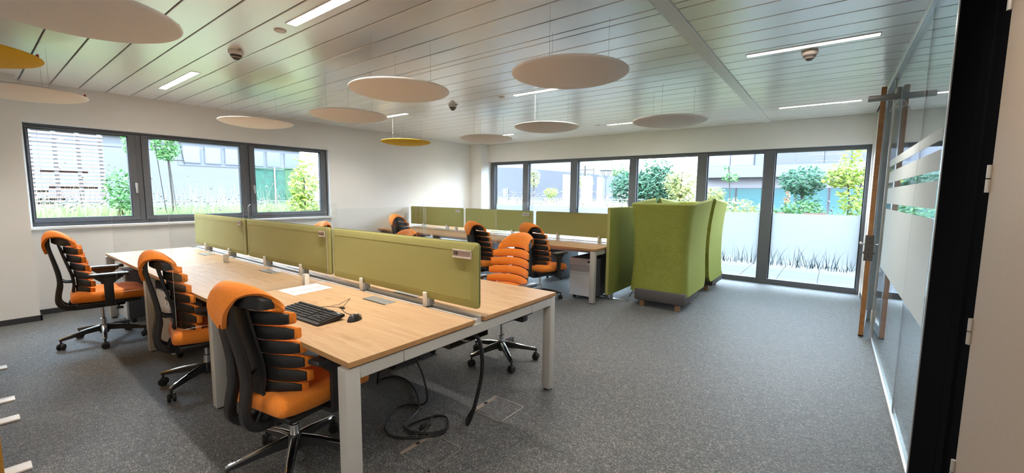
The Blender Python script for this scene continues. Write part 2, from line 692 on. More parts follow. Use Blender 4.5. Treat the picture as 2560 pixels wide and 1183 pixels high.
# ceiling slab with separate metal planks
ceil = bxo('ceiling', 'joint_dark', None, XL - 0.3, 2.6, YF - 0.2, YB + 0.25, 2.662, 2.95)
ceil['kind'] = 'structure'
ys = [2.79, 2.885]
y = 2.79
while y > YF:
    y2 = y - 0.2323
    ys.append(y2)
    y = y2
    if abs(y - 0.235) < 0.02:
        y -= 0.095
        ys.append(y)
y = 2.885
for k in range(11):
    y += 0.2323
    ys.append(y)
ys.append(ys[-1] + 0.095)
y = ys[-1]
while y < 7.9:
    y += 0.2323
    ys.append(min(y, 7.94))
ys = sorted(set(round(v, 4) for v in ys))
LAMPROWS = (-1.12, 1.52, 4.16, 6.80)
for ya, yb in zip(ys, ys[1:]):
    if yb - ya < 0.03:
        continue
    for xa, xb in ((XL, -0.985), (-0.885, XR - 0.02), (XR + 0.03, 2.5)):
        bm = B()
        box(bm, xa, xb, ya + 0.0045, yb - 0.0045, ZC, ZC + 0.025, 0.003)
        obj('plank', bm, 'plank_metal', ceil)
bxo('trim_1', 'beam_white', None, -0.985, -0.885, YF, 7.94, ZC - 0.012, 2.66, 0.002)['kind'] = 'structure'

# left wall (window opening y .45-4.03, z 1.02-2.20)
wl_ = struct_root('wall_left', (XL, 2.5, 0))
bm = B()
box(bm, XL - 0.26, XL, YF, YB + 0.2, 0, 0.99)
box(bm, XL - 0.26, XL, YF, YB + 0.2, 2.205, 2.66)
box(bm, XL - 0.26, XL, YF, 0.45, 0.99, 2.205)
box(bm, XL - 0.26, XL, 4.03, YB + 0.2, 0.99, 2.205)
obj('wall_face', bm, 'wall_paint', wl_)
bm = B()
box(bm, XL - 0.10, XL - 0.001, 0.451, 4.029, 2.195, 2.2045)
box(bm, XL - 0.10, XL - 0.001, 4.02, 4.0295, 1.02, 2.195)
box(bm, XL - 0.10, XL - 0.001, 0.4505, 0.46, 1.02, 2.195)
obj('reveal', bm, 'reveal_paint', wl_)
bxo('trim_2', 'sill_white', None, XL - 0.09, XL + 0.05, 0.43, 4.06, 0.988, 1.018, 0.003)['kind'] = 'structure'
# pillar at the near left
pil = bxo('wall_front_left', 'wall_paint', None, XL + 0.001, -6.90, YF, 0.427, 0, 2.655)
pil['kind'] = 'structure'
bxo('baseboard_left', 'baseboard', None, XL, XL + 0.014, 0.43, 7.68, 0, 0.06)['kind'] = 'structure'
bm = B()
box(bm, -6.90, -6.886, YF, 0.441, 0, 0.06)
box(bm, XL, -6.886, 0.427, 0.441, 0, 0.06)
obj('baseboard_front_left', bm, 'baseboard')['kind'] = 'structure'

# back wall: column in the corner, soffit above the window band, right jamb
wb_ = struct_root('wall_back', (-3, YB, 0))
bm = B()
box(bm, XL, -6.826, 7.68, YB + 0.2, 0, 2.655)
obj('corner_column', bm, 'wall_paint', wb_)
bm = B()
box(bm, -6.826, XR + 0.2, 7.95, YB + 0.2, 2.215, 2.655)
obj('soffit', bm, 'wall_paint', wb_)
bxo('right_jamb', 'wall_paint', wb_, 0.385, 0.60, 7.9, YB + 0.2, 0, 2.655)
bxo('baseboard_back', 'baseboard', None, XL, -6.814, 7.666, 7.68, 0, 0.06)['kind'] = 'structure'

# unseen sides that close the room
bxo('wall_front', 'wall_paint', None, XL - 0.2, 2.6, YF - 0.15, YF, 0, 2.66)['kind'] = 'structure'
bxo('wall_corridor', 'wall_paint', None, 2.45, 2.6, YF, YB + 0.2, 0, 2.66)['kind'] = 'structure'
bm = B()
box(bm, 0.60, 2.6, 7.95, YB + 0.2, 2.215, 2.66)
box(bm, 2.30, 2.6, 7.95, YB + 0.2, 0, 2.215)
box(bm, 0.60, 0.75, 7.95, YB + 0.2, 0, 2.215)
obj('wall_corridor_end', bm, 'wall_paint')['kind'] = 'structure'
w3 = struct_root('added_window', (1.5, YB, 0))  # unseen window added to brighten the corridor behind the glass partition
bm = B()
box(bm, 0.75, 2.30, YB, YB + 0.08, 2.15, 2.215, 0.003)
box(bm, 0.75, 2.30, YB, YB + 0.08, 0, 0.085, 0.003)
for xa in (0.75, 1.50, 2.24):
    box(bm, xa, xa + 0.06, YB, YB + 0.08, 0.085, 2.15, 0.003)
obj('frame', bm, 'frame_grey', w3)
for xa in (0.81, 1.56):
    p_ = bxo('pane', 'window_glass', w3, xa, xa + 0.68, YB + 0.044, YB + 0.052, 0.085, 2.15)
    bxo('frosted_film', 'frost_window', p_, xa + 0.01, xa + 0.67, YB + 0.0425, YB + 0.0435, 0.30, 1.178)

# ------------------------------------------------------------------ left window
w1 = struct_root('window_1', (-7.33, 2.2, 1.0))
FX0, FX1 = -7.36, -7.29


def win_left():
    bm = B()
    box(bm, FX0, FX1, 0.45, 4.03, 2.165, 2.205, 0.003)
    box(bm, FX0, FX1, 0.45, 4.03, 1.015, 1.06, 0.003)
    box(bm, FX0, FX1, 0.45, 0.478, 1.06, 2.165, 0.003)
    box(bm, FX0, FX1, 4.0, 4.03, 1.06, 2.165, 0.003)
    box(bm, FX0, FX1, 1.42, 1.475, 1.06, 2.165, 0.003)
    box(bm, FX0, FX1, 2.71, 2.755, 1.06, 2.165, 0.003)
    obj('frame', bm, 'frame_grey', w1)
    for (ya, yb, ga, gb) in ((0.478, 1.42, 0.495, 1.345), (1.475, 2.71, 1.545, 2.632), (2.755, 4.0, 2.832, 3.902)):
        bm = B()
        box(bm, FX0 + 0.01, FX1 + 0.018, ya + .002, yb - .002, 2.142, 2.162, 0.003)
        box(bm, FX0 + 0.01, FX1 + 0.018, ya + .002, yb - .002, 1.062, 1.110, 0.003)
        box(bm, FX0 + 0.01, FX1 + 0.018, ya + .002, ga, 1.110, 2.142, 0.003)
        box(bm, FX0 + 0.01, FX1 + 0.018, gb, yb - .002, 1.110, 2.142, 0.003)
        s_ = obj('sash', bm, 'frame_grey', w1)
        bm = B()
        for (p, q, r_, t_) in ((ga, gb, 2.134, 2.142), (ga, gb, 1.110, 1.116), (ga, ga + .007, 1.11, 2.142), (gb - .007, gb, 1.11, 2.142)):
            box(bm, FX0 + 0.02, FX1 + 0.01, p, q, r_, t_)
        obj('gasket', bm, 'gasket', s_)
        bxo('pane', 'window_glass', s_, -7.338, -7.330, ga, gb, 1.11, 2.142)
    for yh in (1.397, 2.804):
        bm = B()
        box(bm, FX1 + 0.018, FX1 + 0.03, yh - .014, yh + .014, 1.475, 1.545, 0.004, 2)
        box(bm, FX1 + 0.03, FX1 + 0.052, yh - .011, yh + .011, 1.41, 1.535, 0.005, 2)
        obj('handle', bm, 'handle_silver', w1)


win_left()

# ------------------------------------------------------------------ back window band
w2 = struct_root('window_2', (-3.2, YB, 0))
MUL = [(-6.826, -6.70), (-5.845, -5.69), (-4.57, -4.405), (-3.25, -3.105), (-1.985, -1.825), (-0.955, -0.80), (0.345, 0.405)]
FY0, FY1 = YB - 0.0, YB + 0.08
bm = B(); box(bm, -6.826, 0.405, FY0, FY1, 2.15, 2.215, 0.003); obj('top_rail', bm, 'frame_grey', w2)
bm = B(); box(bm, -6.826, 0.405, FY0, FY1, 0.0, 0.085, 0.003); obj('bottom_rail', bm, 'frame_grey', w2)
for a, b in MUL:
    m_ = obj('mullion', box(B(), a, b, FY0 - 0.012, FY1, 0.0, 2.20, 0.003), 'frame_grey', w2)
    bm = B()
    if a > -6.8:
        box(bm, a - 0.012, a, FY0 + 0.03, FY1, 0.085, 2.15)
    if b < 0.4:
        box(bm, b, b + 0.014, FY0 + 0.03, FY1, 0.085, 2.15)
    obj('gasket', bm, 'gasket', m_)
for (a0, a), (b, b1) in zip(MUL, MUL[1:]):
    pa, pb = a + 0.001, b - 0.001
    p_ = bxo('pane', 'window_glass', w2, pa, pb, YB + 0.044, YB + 0.052, 0.085, 2.15)
    bm = B()
    box(bm, pa + 0.012, pb - 0.012, YB + 0.0425, YB + 0.0435, 0.30, 1.178)
    obj('frosted_film', bm, 'frost_window', p_)
    # printed grass blades along the film's lower edge
    bm = B()
    x = pa + 0.03
    while x < pb - 0.03:
        for k in range(RND.randint(3, 7)):
            h = RND.choice((0.06, 0.09, 0.12, 0.18, 0.28, 0.36)) * RND.uniform(0.7, 1.1)
            lean = RND.uniform(-0.45, 0.45) * h
            wd = RND.uniform(0.002, 0.0045)
            z0 = 0.30 + RND.uniform(0, 0.05)
            bx_ = min(max(x + RND.uniform(-0.03, 0.03), pa + 0.03), pb - 0.03)
            tx = min(max(bx_ + lean, pa + 0.01), pb - 0.01)
            mx_ = bx_ + lean * 0.35
            v = [bm.verts.new((bx_ - wd, YB + 0.0415, z0)), bm.verts.new((bx_ + wd, YB + 0.0415, z0)),
                 bm.verts.new((mx_ + wd * .7, YB + 0.0415, z0 + h * .5)), bm.verts.new((mx_ - wd * .7, YB + 0.0415, z0 + h * .5)),
                 bm.verts.new((tx, YB + 0.0415, z0 + h))]
            bm.faces.new((v[0], v[1], v[2], v[3]))
            bm.faces.new((v[3], v[2], v[4]))
        x += RND.uniform(0.025, 0.07)
    tag(obj('grass_print', bm, 'grass_ink', p_, 0), kind='stuff')

# ------------------------------------------------------------------ right side: glass partition, door, panel
wr_ = struct_root('wall_right', (XR, 4.3, 0))
bxo('bottom_track', 'alu', wr_, XR - 0.012, XR + 0.02, 2.84, 5.60, 0, 0.022, 0.002)
bm = B()
box(bm, XR - 0.03, XR + 0.03, 2.06, 6.50, ZC - 0.05, ZC + 0.005, 0.003)
obj('top_track', bm, 'alu', wr_)
for (a, b) in ((2.86, 3.648), (3.656, 5.56)):
    p_ = bxo('pane', 'partition_glass', wr_, XR - 0.005, XR + 0.005, a, b, 0.02, ZC - 0.045)
    for (za, zb) in ((1.737, 1.80), (1.587, 1.689), (1.395, 1.537), (0.787, 1.345)):
        bxo('frosted_band', 'frost_band', p_, XR - 0.0065, XR - 0.0055, max(a, 2.93), min(b, 5.35), za, zb)
bxo('glazing_joint', 'alu_dark', wr_, XR - 0.005, XR + 0.005, 3.648, 3.656, 0.02, ZC - 0.045)
bxo('edge_channel', 'alu', wr_, XR - 0.012, XR + 0.02, 2.84, 2.862, 0, ZC - 0.045)
bxo('end_post', 'alu', wr_, XR - 0.014, XR + 0.03, 5.56, 5.60, 0, ZC - 0.045, 0.003)
bxo('post_gasket', 'gasket', wr_, XR - 0.010, XR + 0.02, 5.60, 5.612, 0, ZC - 0.045)
bm = B()
box(bm, XR - 0.016, XR - 0.012, 5.575, 5.585, 0.0, 0.20, 0.001)
box(bm, XR - 0.024, XR - 0.012, 5.57, 5.59, 0.17, 0.30, 0.004, 2)
obj('seal_strip', bm, 'white_plastic', wr_)
# plaster wall beyond the door and before the black panel
bxo('plaster_end', 'wall_paint', wr_, XR, XR + 0.12, 6.52, 7.9, 0, 2.655)
bxo('plaster_near', 'wall_paint', wr_, XR + 0.0, XR + 0.12, YF, 1.05, 0, 2.655)
bm = B(); box(bm, XR - 0.012, XR, 6.55, 7.9, 0, 0.06); obj('baseboard_right', bm, 'baseboard')['kind'] = 'structure'

# glazed door, slightly ajar: hinge on the far side
d1 = struct_root('door_1', (0.39, 6.50, 0))
d1.rotation_euler = (0, 0, radians(-4.6))
ORG[d1.name] = Vector((0, 0, 0))
DZ0, DZ1 = 0.02, 2.535
bm = B()
box(bm, -0.02, 0.02, -0.895, -0.83, DZ0, DZ1, 0.002)
box(bm, -0.02, 0.02, -0.06, 0.0, DZ0, DZ1, 0.002)
box(bm, -0.02, 0.02, -0.83, -0.06, DZ0, 0.12, 0.002)
box(bm, -0.02, 0.02, -0.83, -0.06, DZ1 - 0.08, DZ1, 0.002)
obj('leaf_frame', bm, 'alu', d1)
bxo('wood_edge', 'door_wood', d1, -0.0205, 0.0205, -0.905, -0.895, DZ0, DZ1)
g_ = bxo('pane', 'window_glass', d1, -0.004, 0.004, -0.83, -0.06, 0.12, DZ1 - 0.08)
for (za, zb) in ((1.737, 1.80), (1.587, 1.689), (1.395, 1.537), (0.787, 1.345)):
    bxo('frosted_band', 'frost_band', g_, -0.006, -0.005, -0.83, -0.06, za, zb)
bm = B()
box(bm, -0.036, 0.036, -0.907, -0.80, 0.80, 1.065, 0.003)
lk = obj('lock_case', bm, 'lock_steel', d1)
bm = B()
for zz in (0.85, 0.875, 0.92, 0.99, 1.03):
    box(bm, -0.004, 0.004, -0.9085, -0.9065, zz - 0.006, zz + 0.006)
obj('lock_bolt', bm, 'gasket', lk)
for s in (-1, 1):
    bm = B()
    tube(bm, [(s * 0.036, -0.86, 0.97), (s * 0.075, -0.86, 0.97)], 0.009, 10)
    tube(bm, [(s * 0.072, -0.868, 0.97), (s * 0.075, -0.80, 0.97), (s * 0.075, -0.73, 0.972)], 0.009, 10)
    obj('lever_handle', bm, 'handle_silver', d1)
    bm = B()
    lathe(bm, [(0, 0), (0.013, 0), (0.013, 0.012), (0, 0.012)], 16, (s * 0.036 if s > 0 else -0.048, -0.86, 0.88), 'x')
    obj('key_cylinder', bm, 'lock_steel', d1)
bm = B()
box(bm, -0.022, 0.022, -0.9, -0.88, 0.005, 0.02)
obj('door_seal', bm, 'gasket', d1)

# glossy black panel with the frame of the beige door
bk = struct_root('trim_3', (XR, 2.45, 0))
bm = B()
box(bm, XR - 0.008, XR + 0.05, 2.325, 2.838, 0, 2.655, 0.002)
obj('panel', bm, 'black_gloss', bk)
bm = B()
box(bm, XR - 0.008, XR + 0.05, 2.20, 2.319, 0, 2.655, 0.002)
obj('panel', bm, 'black_gloss', bk)
bm = B()
box(bm, XR + 0.003, XR + 0.05, 2.063, 2.20, 0, 2.655, 0.002)
obj('door_frame', bm, 'black_gloss', bk)
d2 = struct_root('door_2', (XR, 1.55, 0))
bxo('leaf', 'beige_door', d2, XR - 0.001, XR + 0.04, 1.05, 2.060, 0.01, 2.655, 0.002)
for zz in (2.09, 1.515, 0.997, 0.485):
    bm = B()
    tube(bm, [(XR - 0.005, 2.060, zz - 0.045), (XR - 0.005, 2.060, zz - 0.002)], 0.0075, 10)
    tube(bm, [(XR - 0.005, 2.060, zz + 0.002), (XR - 0.005, 2.060, zz + 0.045)], 0.0075, 10)
    obj('hinge', bm, 'hinge_steel', d2)

# exit sign sticking out of the top of the partition
t = thing('exit_sign', 'slim grey exit sign fitting sticking out from the glass partition above the glazed door', 'sign', (0.39, 5.0, 2.3))
bm = B(); box(bm, 0.18, 0.395, 4.975, 5.025, 2.300, 2.348, 0.008, 2); obj('arm', bm, 'exit_grey', t)
bm = B(); box(bm, 0.36, 0.398, 4.98, 5.02, 2.30, 2.40, 0.004, 2); obj('bracket', bm, 'exit_grey', t)
bm = B()
tube(bm, [(0.385, 5.0, 2.30), (0.33, 5.0, 2.20), (0.36, 5.0, 2.25), (0.39, 5.0, 2.23)], 0.004, 6)
obj('wiring', bm, 'white_plastic', t)

# ------------------------------------------------------------------ ceiling lamps, detectors, sensors
LROW = {-1.12: [(-6.36, -5.19), (-3.17, -2.0), (-0.68, 0.19)], 1.52: [(-6.36, -5.19), (-3.17, -2.0), (-0.68, 0.19)],
        4.16: [(-6.36, -5.19), (-3.17, -2.0), (-0.68, 0.19)], 6.80: [(-6.36, -5.19), (-3.17, -2.0), (-0.68, 0.19)]}
LLAB = {(1.52, 0): 'short looking lit ceiling strip nearest the left window', (1.52, 1): 'long lit ceiling strip at the top of the picture beside the round sensor',
        (4.16, 0): 'lit ceiling strip peeping out right of the beige disc over the green screens', (4.16, 1): 'lit ceiling strip partly hidden by the largest beige disc in the middle',
        (4.16, 2): 'long lit ceiling strip right of the white beam beside the grey detector', (6.80, 0): 'faint far lit ceiling strip in the back left corner over a beige disc',
        (6.80, 1): 'lit ceiling strip near the back wall left of the far beige disc', (6.80, 2): 'lit ceiling strip near the back wall right of the white beam',
        (1.52, 2): 'lit ceiling strip overhead right of the white beam', (-1.12, 0): 'lit ceiling strip behind the viewpoint on the left', (-1.12, 1): 'lit ceiling strip behind the viewpoint in the middle',
        (-1.12, 2): 'lit ceiling strip behind the viewpoint on the right'}
for yr, xs in LROW.items():
    for i, (xa, xb) in enumerate(xs):
        t = thing('ceiling_light', LLAB[(yr, i)], 'light', ((xa + xb) / 2, yr, ZC), 'recessed ceiling strip lights')
        bxo('diffuser', 'lamp', t, xa + 0.006, xb - 0.006, yr - 0.033, yr + 0.033, ZC - 0.003, ZC + 0.002)
        ld = bpy.data.lights.new('strip_beam', 'AREA')
        ld.shape = 'RECTANGLE'
        ld.size = xb - xa - 0.014
        ld.size_y = 0.064
        ld.energy = LAMP_W * (xb - xa) / 1.17
        ld.spread = radians(125)
        ld.color = (1.0, 0.915, 0.80)
        lo = bpy.data.objects.new('strip_beam', ld)
        COL.objects.link(lo)
        lo.parent = t
        lo.location = (0, 0, -0.0045)
        bm = B()
        box(bm, xa - .002, xb + .002, yr - 0.039, yr - 0.033, ZC - 0.005, ZC + 0.004)
        box(bm, xa - .002, xb + .002, yr + 0.033, yr + 0.039, ZC - 0.005, ZC + 0.004)
        box(bm, xa - .002, xa + .006, yr - 0.033, yr + 0.033, ZC - 0.005, ZC + 0.004)
        box(bm, xb - .006, xb + .002, yr - 0.033, yr + 0.033, ZC - 0.005, ZC + 0.004)
        obj('frame', bm, 'beam_white', t)


def detector(x, y, label, big):
    t = thing('smoke_detector', label, 'detector', (x, y, ZC), 'ceiling smoke detectors')
    s = 1.0
    bm = B()
    lathe(bm, [(0, 0.0), (0.058, 0.0), (0.058, -0.022), (0.05, -0.034), (0.045, -0.036)], 24, (x, y, ZC))
    obj('base', bm, 'white_plastic' if not big else 'sensor_grey', t)
    bm = B()
    lathe(bm, [(0.046, -0.034), (0.042, -0.048), (0.030, -0.062), (0.018, -0.074), (0, -0.078)], 24, (x, y, ZC))
    obj('head', bm, 'sensor_dark', t)
    bm = B()
    lathe(bm, [(0.036, -0.052), (0.039, -0.054), (0.033, -0.060), (0.030, -0.058)], 24, (x, y, ZC))
    obj('grille_ring', bm, 'sensor_grey', t)
    if not big:
        bm = B(); box(bm, x + 0.05, x + 0.105, y - 0.008, y + 0.008, ZC - 0.012, ZC - 0.004, 0.002); obj('lamp_arm', bm, 'sensor_grey', t)


detector(-4.14, 1.51, 'smoke detector with side arm on the ceiling nearest the left window', False)
detector(-4.18, 4.12, 'small smoke detector with side arm over the middle of the room', False)
detector(-0.242, 4.32, 'grey domed smoke detector below the long lit strip right of the beam', True)
for x, y, lb in ((-3.351, 1.525, 'round white ceiling sensor beside the long lit strip at the top'),
                 (-3.356, 4.15, 'small round ceiling sensor left of the largest middle disc'),
                 (-3.317, 6.731, 'tiny round ceiling sensor near the back wall')):
    t = thing('ceiling_sensor', lb, 'sensor', (x, y, ZC), 'round ceiling sensors')
    bm = B(); lathe(bm, [(0, 0), (0.042, 0), (0.042, -0.006), (0.034, -0.010), (0.018, -0.010)], 24, (x, y, ZC)); obj('rim', bm, 'white_plastic', t)
    bm = B(); lathe(bm, [(0.02, -0.008), (0.014, -0.014), (0, -0.016)], 20, (x, y, ZC)); obj('lens', bm, 'white_plastic', t)

# ------------------------------------------------------------------ hanging felt discs
DISCS = [(-1.51, 2.61, 'g', 'largest beige felt disc hanging in the middle right of the room'),
         (-2.88, 2.24, 'g', 'beige felt disc with a red tag hanging left of the largest middle disc'),
         (-4.26, 2.63, 'g', 'beige felt disc hanging over the green desk screens touching a short lit strip'),
         (-5.63, 2.24, 'g', 'pale felt disc hanging in front of the left window wall'),
         (-1.53, 4.88, 'g', 'beige felt disc hanging far right just left of the white beam end'),
         (-2.90, 4.48, 'g', 'beige felt disc with red tag hanging before the back window band'),
         (-4.24, 4.88, 'g', 'small looking beige felt disc hanging near the back left corner'),
         (-5.65, 4.50, 'y', 'mustard yellow felt disc hanging near the back left corner'),
         (-2.90, 0.39, 'g', 'big beige felt disc cut by the top left corner of the picture'),
         (-4.26, 0.00, 'y', 'mustard yellow felt disc cut by the left edge of the picture'),
         (-5.63, 0.39, 'g', 'pale felt disc hanging at the left edge above the pillar')]
for x, y, c, lb in DISCS:
    t = thing('acoustic_disc', lb, 'acoustic disc', (x, y, 2.26), 'hanging felt acoustic discs')
    prof = [(0, 2.226), (0.10, 2.2275), (0.19, 2.233), (0.26, 2.241), (0.32, 2.252), (0.36, 2.262), (0.388, 2.272), (0.398, 2.279), (0.400, 2.284), (0.396, 2.288), (0.37, 2.289)]
    bm = B(); lathe(bm, prof, 64, (x, y, 0))
    p_ = obj('felt_panel', bm, 'disc_felt' if c == 'g' else 'disc_yellow', t, 80)
    bm = B(); lathe(bm, [(0.385, 2.287), (0.38, 2.292), (0, 2.292)], 64, (x, y, 0))
    obj('top_cover', bm, 'disc_top', p_)
    for k in range(3):
        a = radians(30 + 120 * k)
        bm = B()
        tube(bm, [(x + 0.26 * cos(a), y + 0.26 * sin(a), 2.288), (x + 0.26 * cos(a), y + 0.26 * sin(a), ZC)], 0.0009, 5)
        obj('wire', bm, 'wire', t)
    a = radians(75)
    bm = B(); box(bm, x + 0.375 * cos(a) - .02, x + 0.375 * cos(a) + .02, y + 0.375 * sin(a) - .006, y + 0.375 * sin(a) + .006, 2.284, 2.316, 0.002)
    obj('hook_tag', bm, 'tag_red', t)

# ================================================================== DESK BENCHES
ZT = 0.737


def bench(label, x0, x1, joints, yn, yf, g0, g1, grommets):
    t = thing('desk_bench', label, 'desk', ((x0 + x1) / 2, (yn + yf) / 2, 0))
    xs = [x0] + joints + [x1]
    for (ya, yb) in ((yn, g0), (g1, yf)):
        for xa, xb in zip(xs, xs[1:]):
            bm = B(); box(bm, xa + 0.001, xb - 0.001, ya, yb, ZT - 0.025, ZT, 0.0012)
            tp = obj('tabletop', bm, 'desk_oak', t)
            bm = B()
            e = 0.0006
            box(bm, xa + 0.001 - e, xb - 0.001 + e, ya - e, yb + e, ZT - 0.0245, ZT - 0.0012)
            obj('edge_band', bm, 'desk_edge', tp)
    # leg frames
    for i, x in enumerate(xs):
        if i == 0:
            lx0, lx1 = x + 0.008, x + 0.073
        elif i == len(xs) - 1:
            lx0, lx1 = x - 0.073, x - 0.008
        else:
            lx0, lx1 = x - 0.0325, x + 0.0325
        for (ya, yb) in ((yn - 0.012, yn + 0.058), (yf - 0.058, yf + 0.004)):
            l_ = obj('leg', box(B(), lx0, lx1, ya, yb, 0.012, 0.705, 0.004, 2), 'desk_frame', t)
            obj('foot', box(B(), lx0 + .012, lx1 - .012, ya + .012, yb - .012, 0.0, 0.014), 'desk_dark', l_)
        bm = B()
        for (ya, yb) in ((yn + 0.058, yn + 0.29), (yn + 0.2925, yf - 0.2925), (yf - 0.29, yf - 0.058)):
            box(bm, lx0, lx1, ya, yb, 0.648, 0.705, 0.002)
        obj('cross_rail', bm, 'desk_frame', t)
    bm = B()
    for (ya, yb) in ((yn + 0.10, yn + 0.14), (yf - 0.14, yf - 0.10)):
        box(bm, x0 + 0.07, x1 - 0.07, ya, yb, 0.668, 0.706)
    obj('long_rail', bm, 'desk_frame', t)
    gm = (g0 + g1) / 2
    bm = B()
    box(bm, x0 + 0.02, x1 - 0.02, gm - 0.010, gm + 0.036, 0.690, 0.728, 0.002)
    box(bm, x0 + 0.02, x1 - 0.02, gm + 0.022, gm + 0.036, 0.728, 0.742, 0.002)
    obj('channel', bm, 'desk_frame', t)
    bm = B()
    box(bm, x0 + 0.08, x1 - 0.08, gm - 0.16, gm + 0.16, 0.58, 0.584)
    box(bm, x0 + 0.08, x1 - 0.08, gm - 0.164, gm - 0.16, 0.58, 0.66)
    box(bm, x0 + 0.08, x1 - 0.08, gm + 0.16, gm + 0.164, 0.58, 0.66)
    obj('cable_tray', bm, 'desk_dark', t)
    for gx, side in grommets:
        yy = g0 - 0.128 if side < 0 else g1 + 0.040
        h_ = obj('hatch', box(B(), gx - 0.125, gx + 0.125, yy + 0.006, yy + 0.09, ZT - 0.001, ZT + 0.0035, 0.001), 'hatch', t)
        obj('hatch_slot', box(B(), gx - 0.123, gx + 0.123, yy - 0.004, yy + 0.006, ZT - 0.001, ZT + 0.0012), 'gasket', h_)
    return t


bench('long six place oak topped desk bench nearest the viewer with a keyboard on it', -6.47, -1.567, [-4.80, -3.185], 0.933, 2.587, 1.713, 1.796,
      [(-2.35, -1), (-3.97, -1), (-5.59, -1), (-2.35, 1), (-3.97, 1), (-5.59, 1)])
bench('far six place oak topped desk bench standing before the back windows', -7.17, -2.43, [-5.58, -3.97], 4.98, 6.635, 5.76, 5.845,
      [(-3.18, 1), (-4.78, 1), (-6.38, 1)])


def plate(parent, x0, x1, z0, z1, yf_, txt=None, smear=None):
    p = obj('name_plate', box(B(), x0, x1, yf_ - 0.006, yf_, z0, z1, 0.001), 'plate_face', parent)
    bm = B()
    box(bm, x0 - .003, x1 + .003, yf_ - 0.010, yf_ - 0.002, z1 - 0.004, z1 + 0.003)
    box(bm, x0 - .003, x1 + .003, yf_ - 0.010, yf_ - 0.002, z0 - 0.003, z0 + 0.004)
    box(bm, x1 - .001, x1 + .003, yf_ - 0.009, yf_ - 0.002, z0, z1)
    obj('plate_frame', bm, 'plate_frame', p)
    if txt:
        text_obj('plate_text', txt, 0.034, 'ink_dark', p, (x0 + 0.006, yf_ - 0.0066, z0 + 0.012), FACE_CAM)
    if smear:
        bm = B()
        for (xa, xb) in smear:
            box(bm, x0 + xa, x0 + xb, yf_ - 0.0068, yf_ - 0.006, z0 + 0.014, z0 + 0.022)
        obj('plate_text', bm, 'ink_plum', p)


def screen(label, x0, x1, y0, plates=None, clips=(), group=None, thick=0.036, z0=0.787, z1=1.168):
    t = thing('desk_screen', label, 'screen', ((x0 + x1) / 2, y0 + thick / 2, 0.737), group)
    # pillow faced panel: rounded edge, border roll and slightly raised field
    ym = y0 + thick / 2
    H = thick / 2

    def ring(bm, ins, y):
        r_ = max(0.024 - ins * 0.6, 0.004)
        out = []
        for (cx, cz, a0) in ((x1 - ins - r_, z1 - ins - r_, 0), (x0 + ins + r_, z1 - ins - r_, 90), (x0 + ins + r_, z0 + ins + r_, 180), (x1 - ins - r_, z0 + ins + r_, 270)):
            for k in range(5):
                a_ = radians(a0 + 22.5 * k)
                out.append(bm.verts.new((cx + r_ * cos(a_), y, cz + r_ * sin(a_))))
        return out
    bm = B()
    steps = [(0.0, 0.45), (0.004, 0.62), (0.012, 0.74), (0.040, 0.93), (0.044, 0.94)]
    rings = [ring(bm, i_, ym - H * k_) for i_, k_ in reversed(steps)] + [ring(bm, i_, ym + H * k_) for i_, k_ in steps]
    for ra, rb in zip(rings, rings[1:]):
        for k in range(20):
            bm.faces.new((ra[k], ra[(k + 1) % 20], rb[(k + 1) % 20], rb[k]))
    bm.faces.new(rings[0]); bm.faces.new(list(reversed(rings[-1])))
    bmesh.ops.recalc_face_normals(bm, faces=bm.faces)
    p_ = obj('panel', bm, 'screen_green', t, 25)
    bm = B()
    rings = [ring(bm, 0.046, ym - H * 0.90), ring(bm, 0.046, ym - H * 0.97), ring(bm, 0.050, ym - H), ring(bm, 0.050, ym + H), ring(bm, 0.046, ym + H * 0.97), ring(bm, 0.046, ym + H * 0.90)]
    for ra, rb in zip(rings, rings[1:]):
        for k in range(20):
            bm.faces.new((ra[k], ra[(k + 1) % 20], rb[(k + 1) % 20], rb[k]))
    bm.faces.new(rings[0]); bm.faces.new(list(reversed(rings[-1])))
    bmesh.ops.recalc_face_normals(bm, faces=bm.faces)
    obj('panel_field', bm, 'screen_green', p_, 40)
    bm = B()
    y = y0 + thick / 2
    r = 0.025
    path = [(x0 - .0005, y, z0 + .03), (x0 - .0005, y, z1 - r), (x0 + r * .3, y, z1 - r * .3), (x0 + r, y, z1 + .0005), (x1 - r, y, z1 + .0005), (x1 - r * .3, y, z1 - r * .3), (x1 + .0005, y, z1 - r), (x1 + .0005, y, z0 + .03)]
    tube(bm, path, 0.0035, 6)
    obj('edge_seam', bm, 'screen_seam', p_)
    for cx in clips:
        bm = B()
        box(bm, cx - 0.016, cx + 0.016, y0 - 0.020, y0 - 0.004, 0.735, 0.828, 0.006, 3)
        c_ = obj('clamp', bm, 'clip_white', t)
        bm = B()
        box(bm, cx - 0.016, cx + 0.016, y0 - 0.004, y0 + thick + 0.004, 0.735, 0.786, 0.003)
        box(bm, cx - 0.016, cx + 0.016, y0 + thick + 0.004, y0 + thick + 0.020, 0.735, 0.828, 0.006, 3)
        obj('clamp_back', bm, 'clip_grey', c_)
    if plates:
        plate(p_, *plates)
    return t


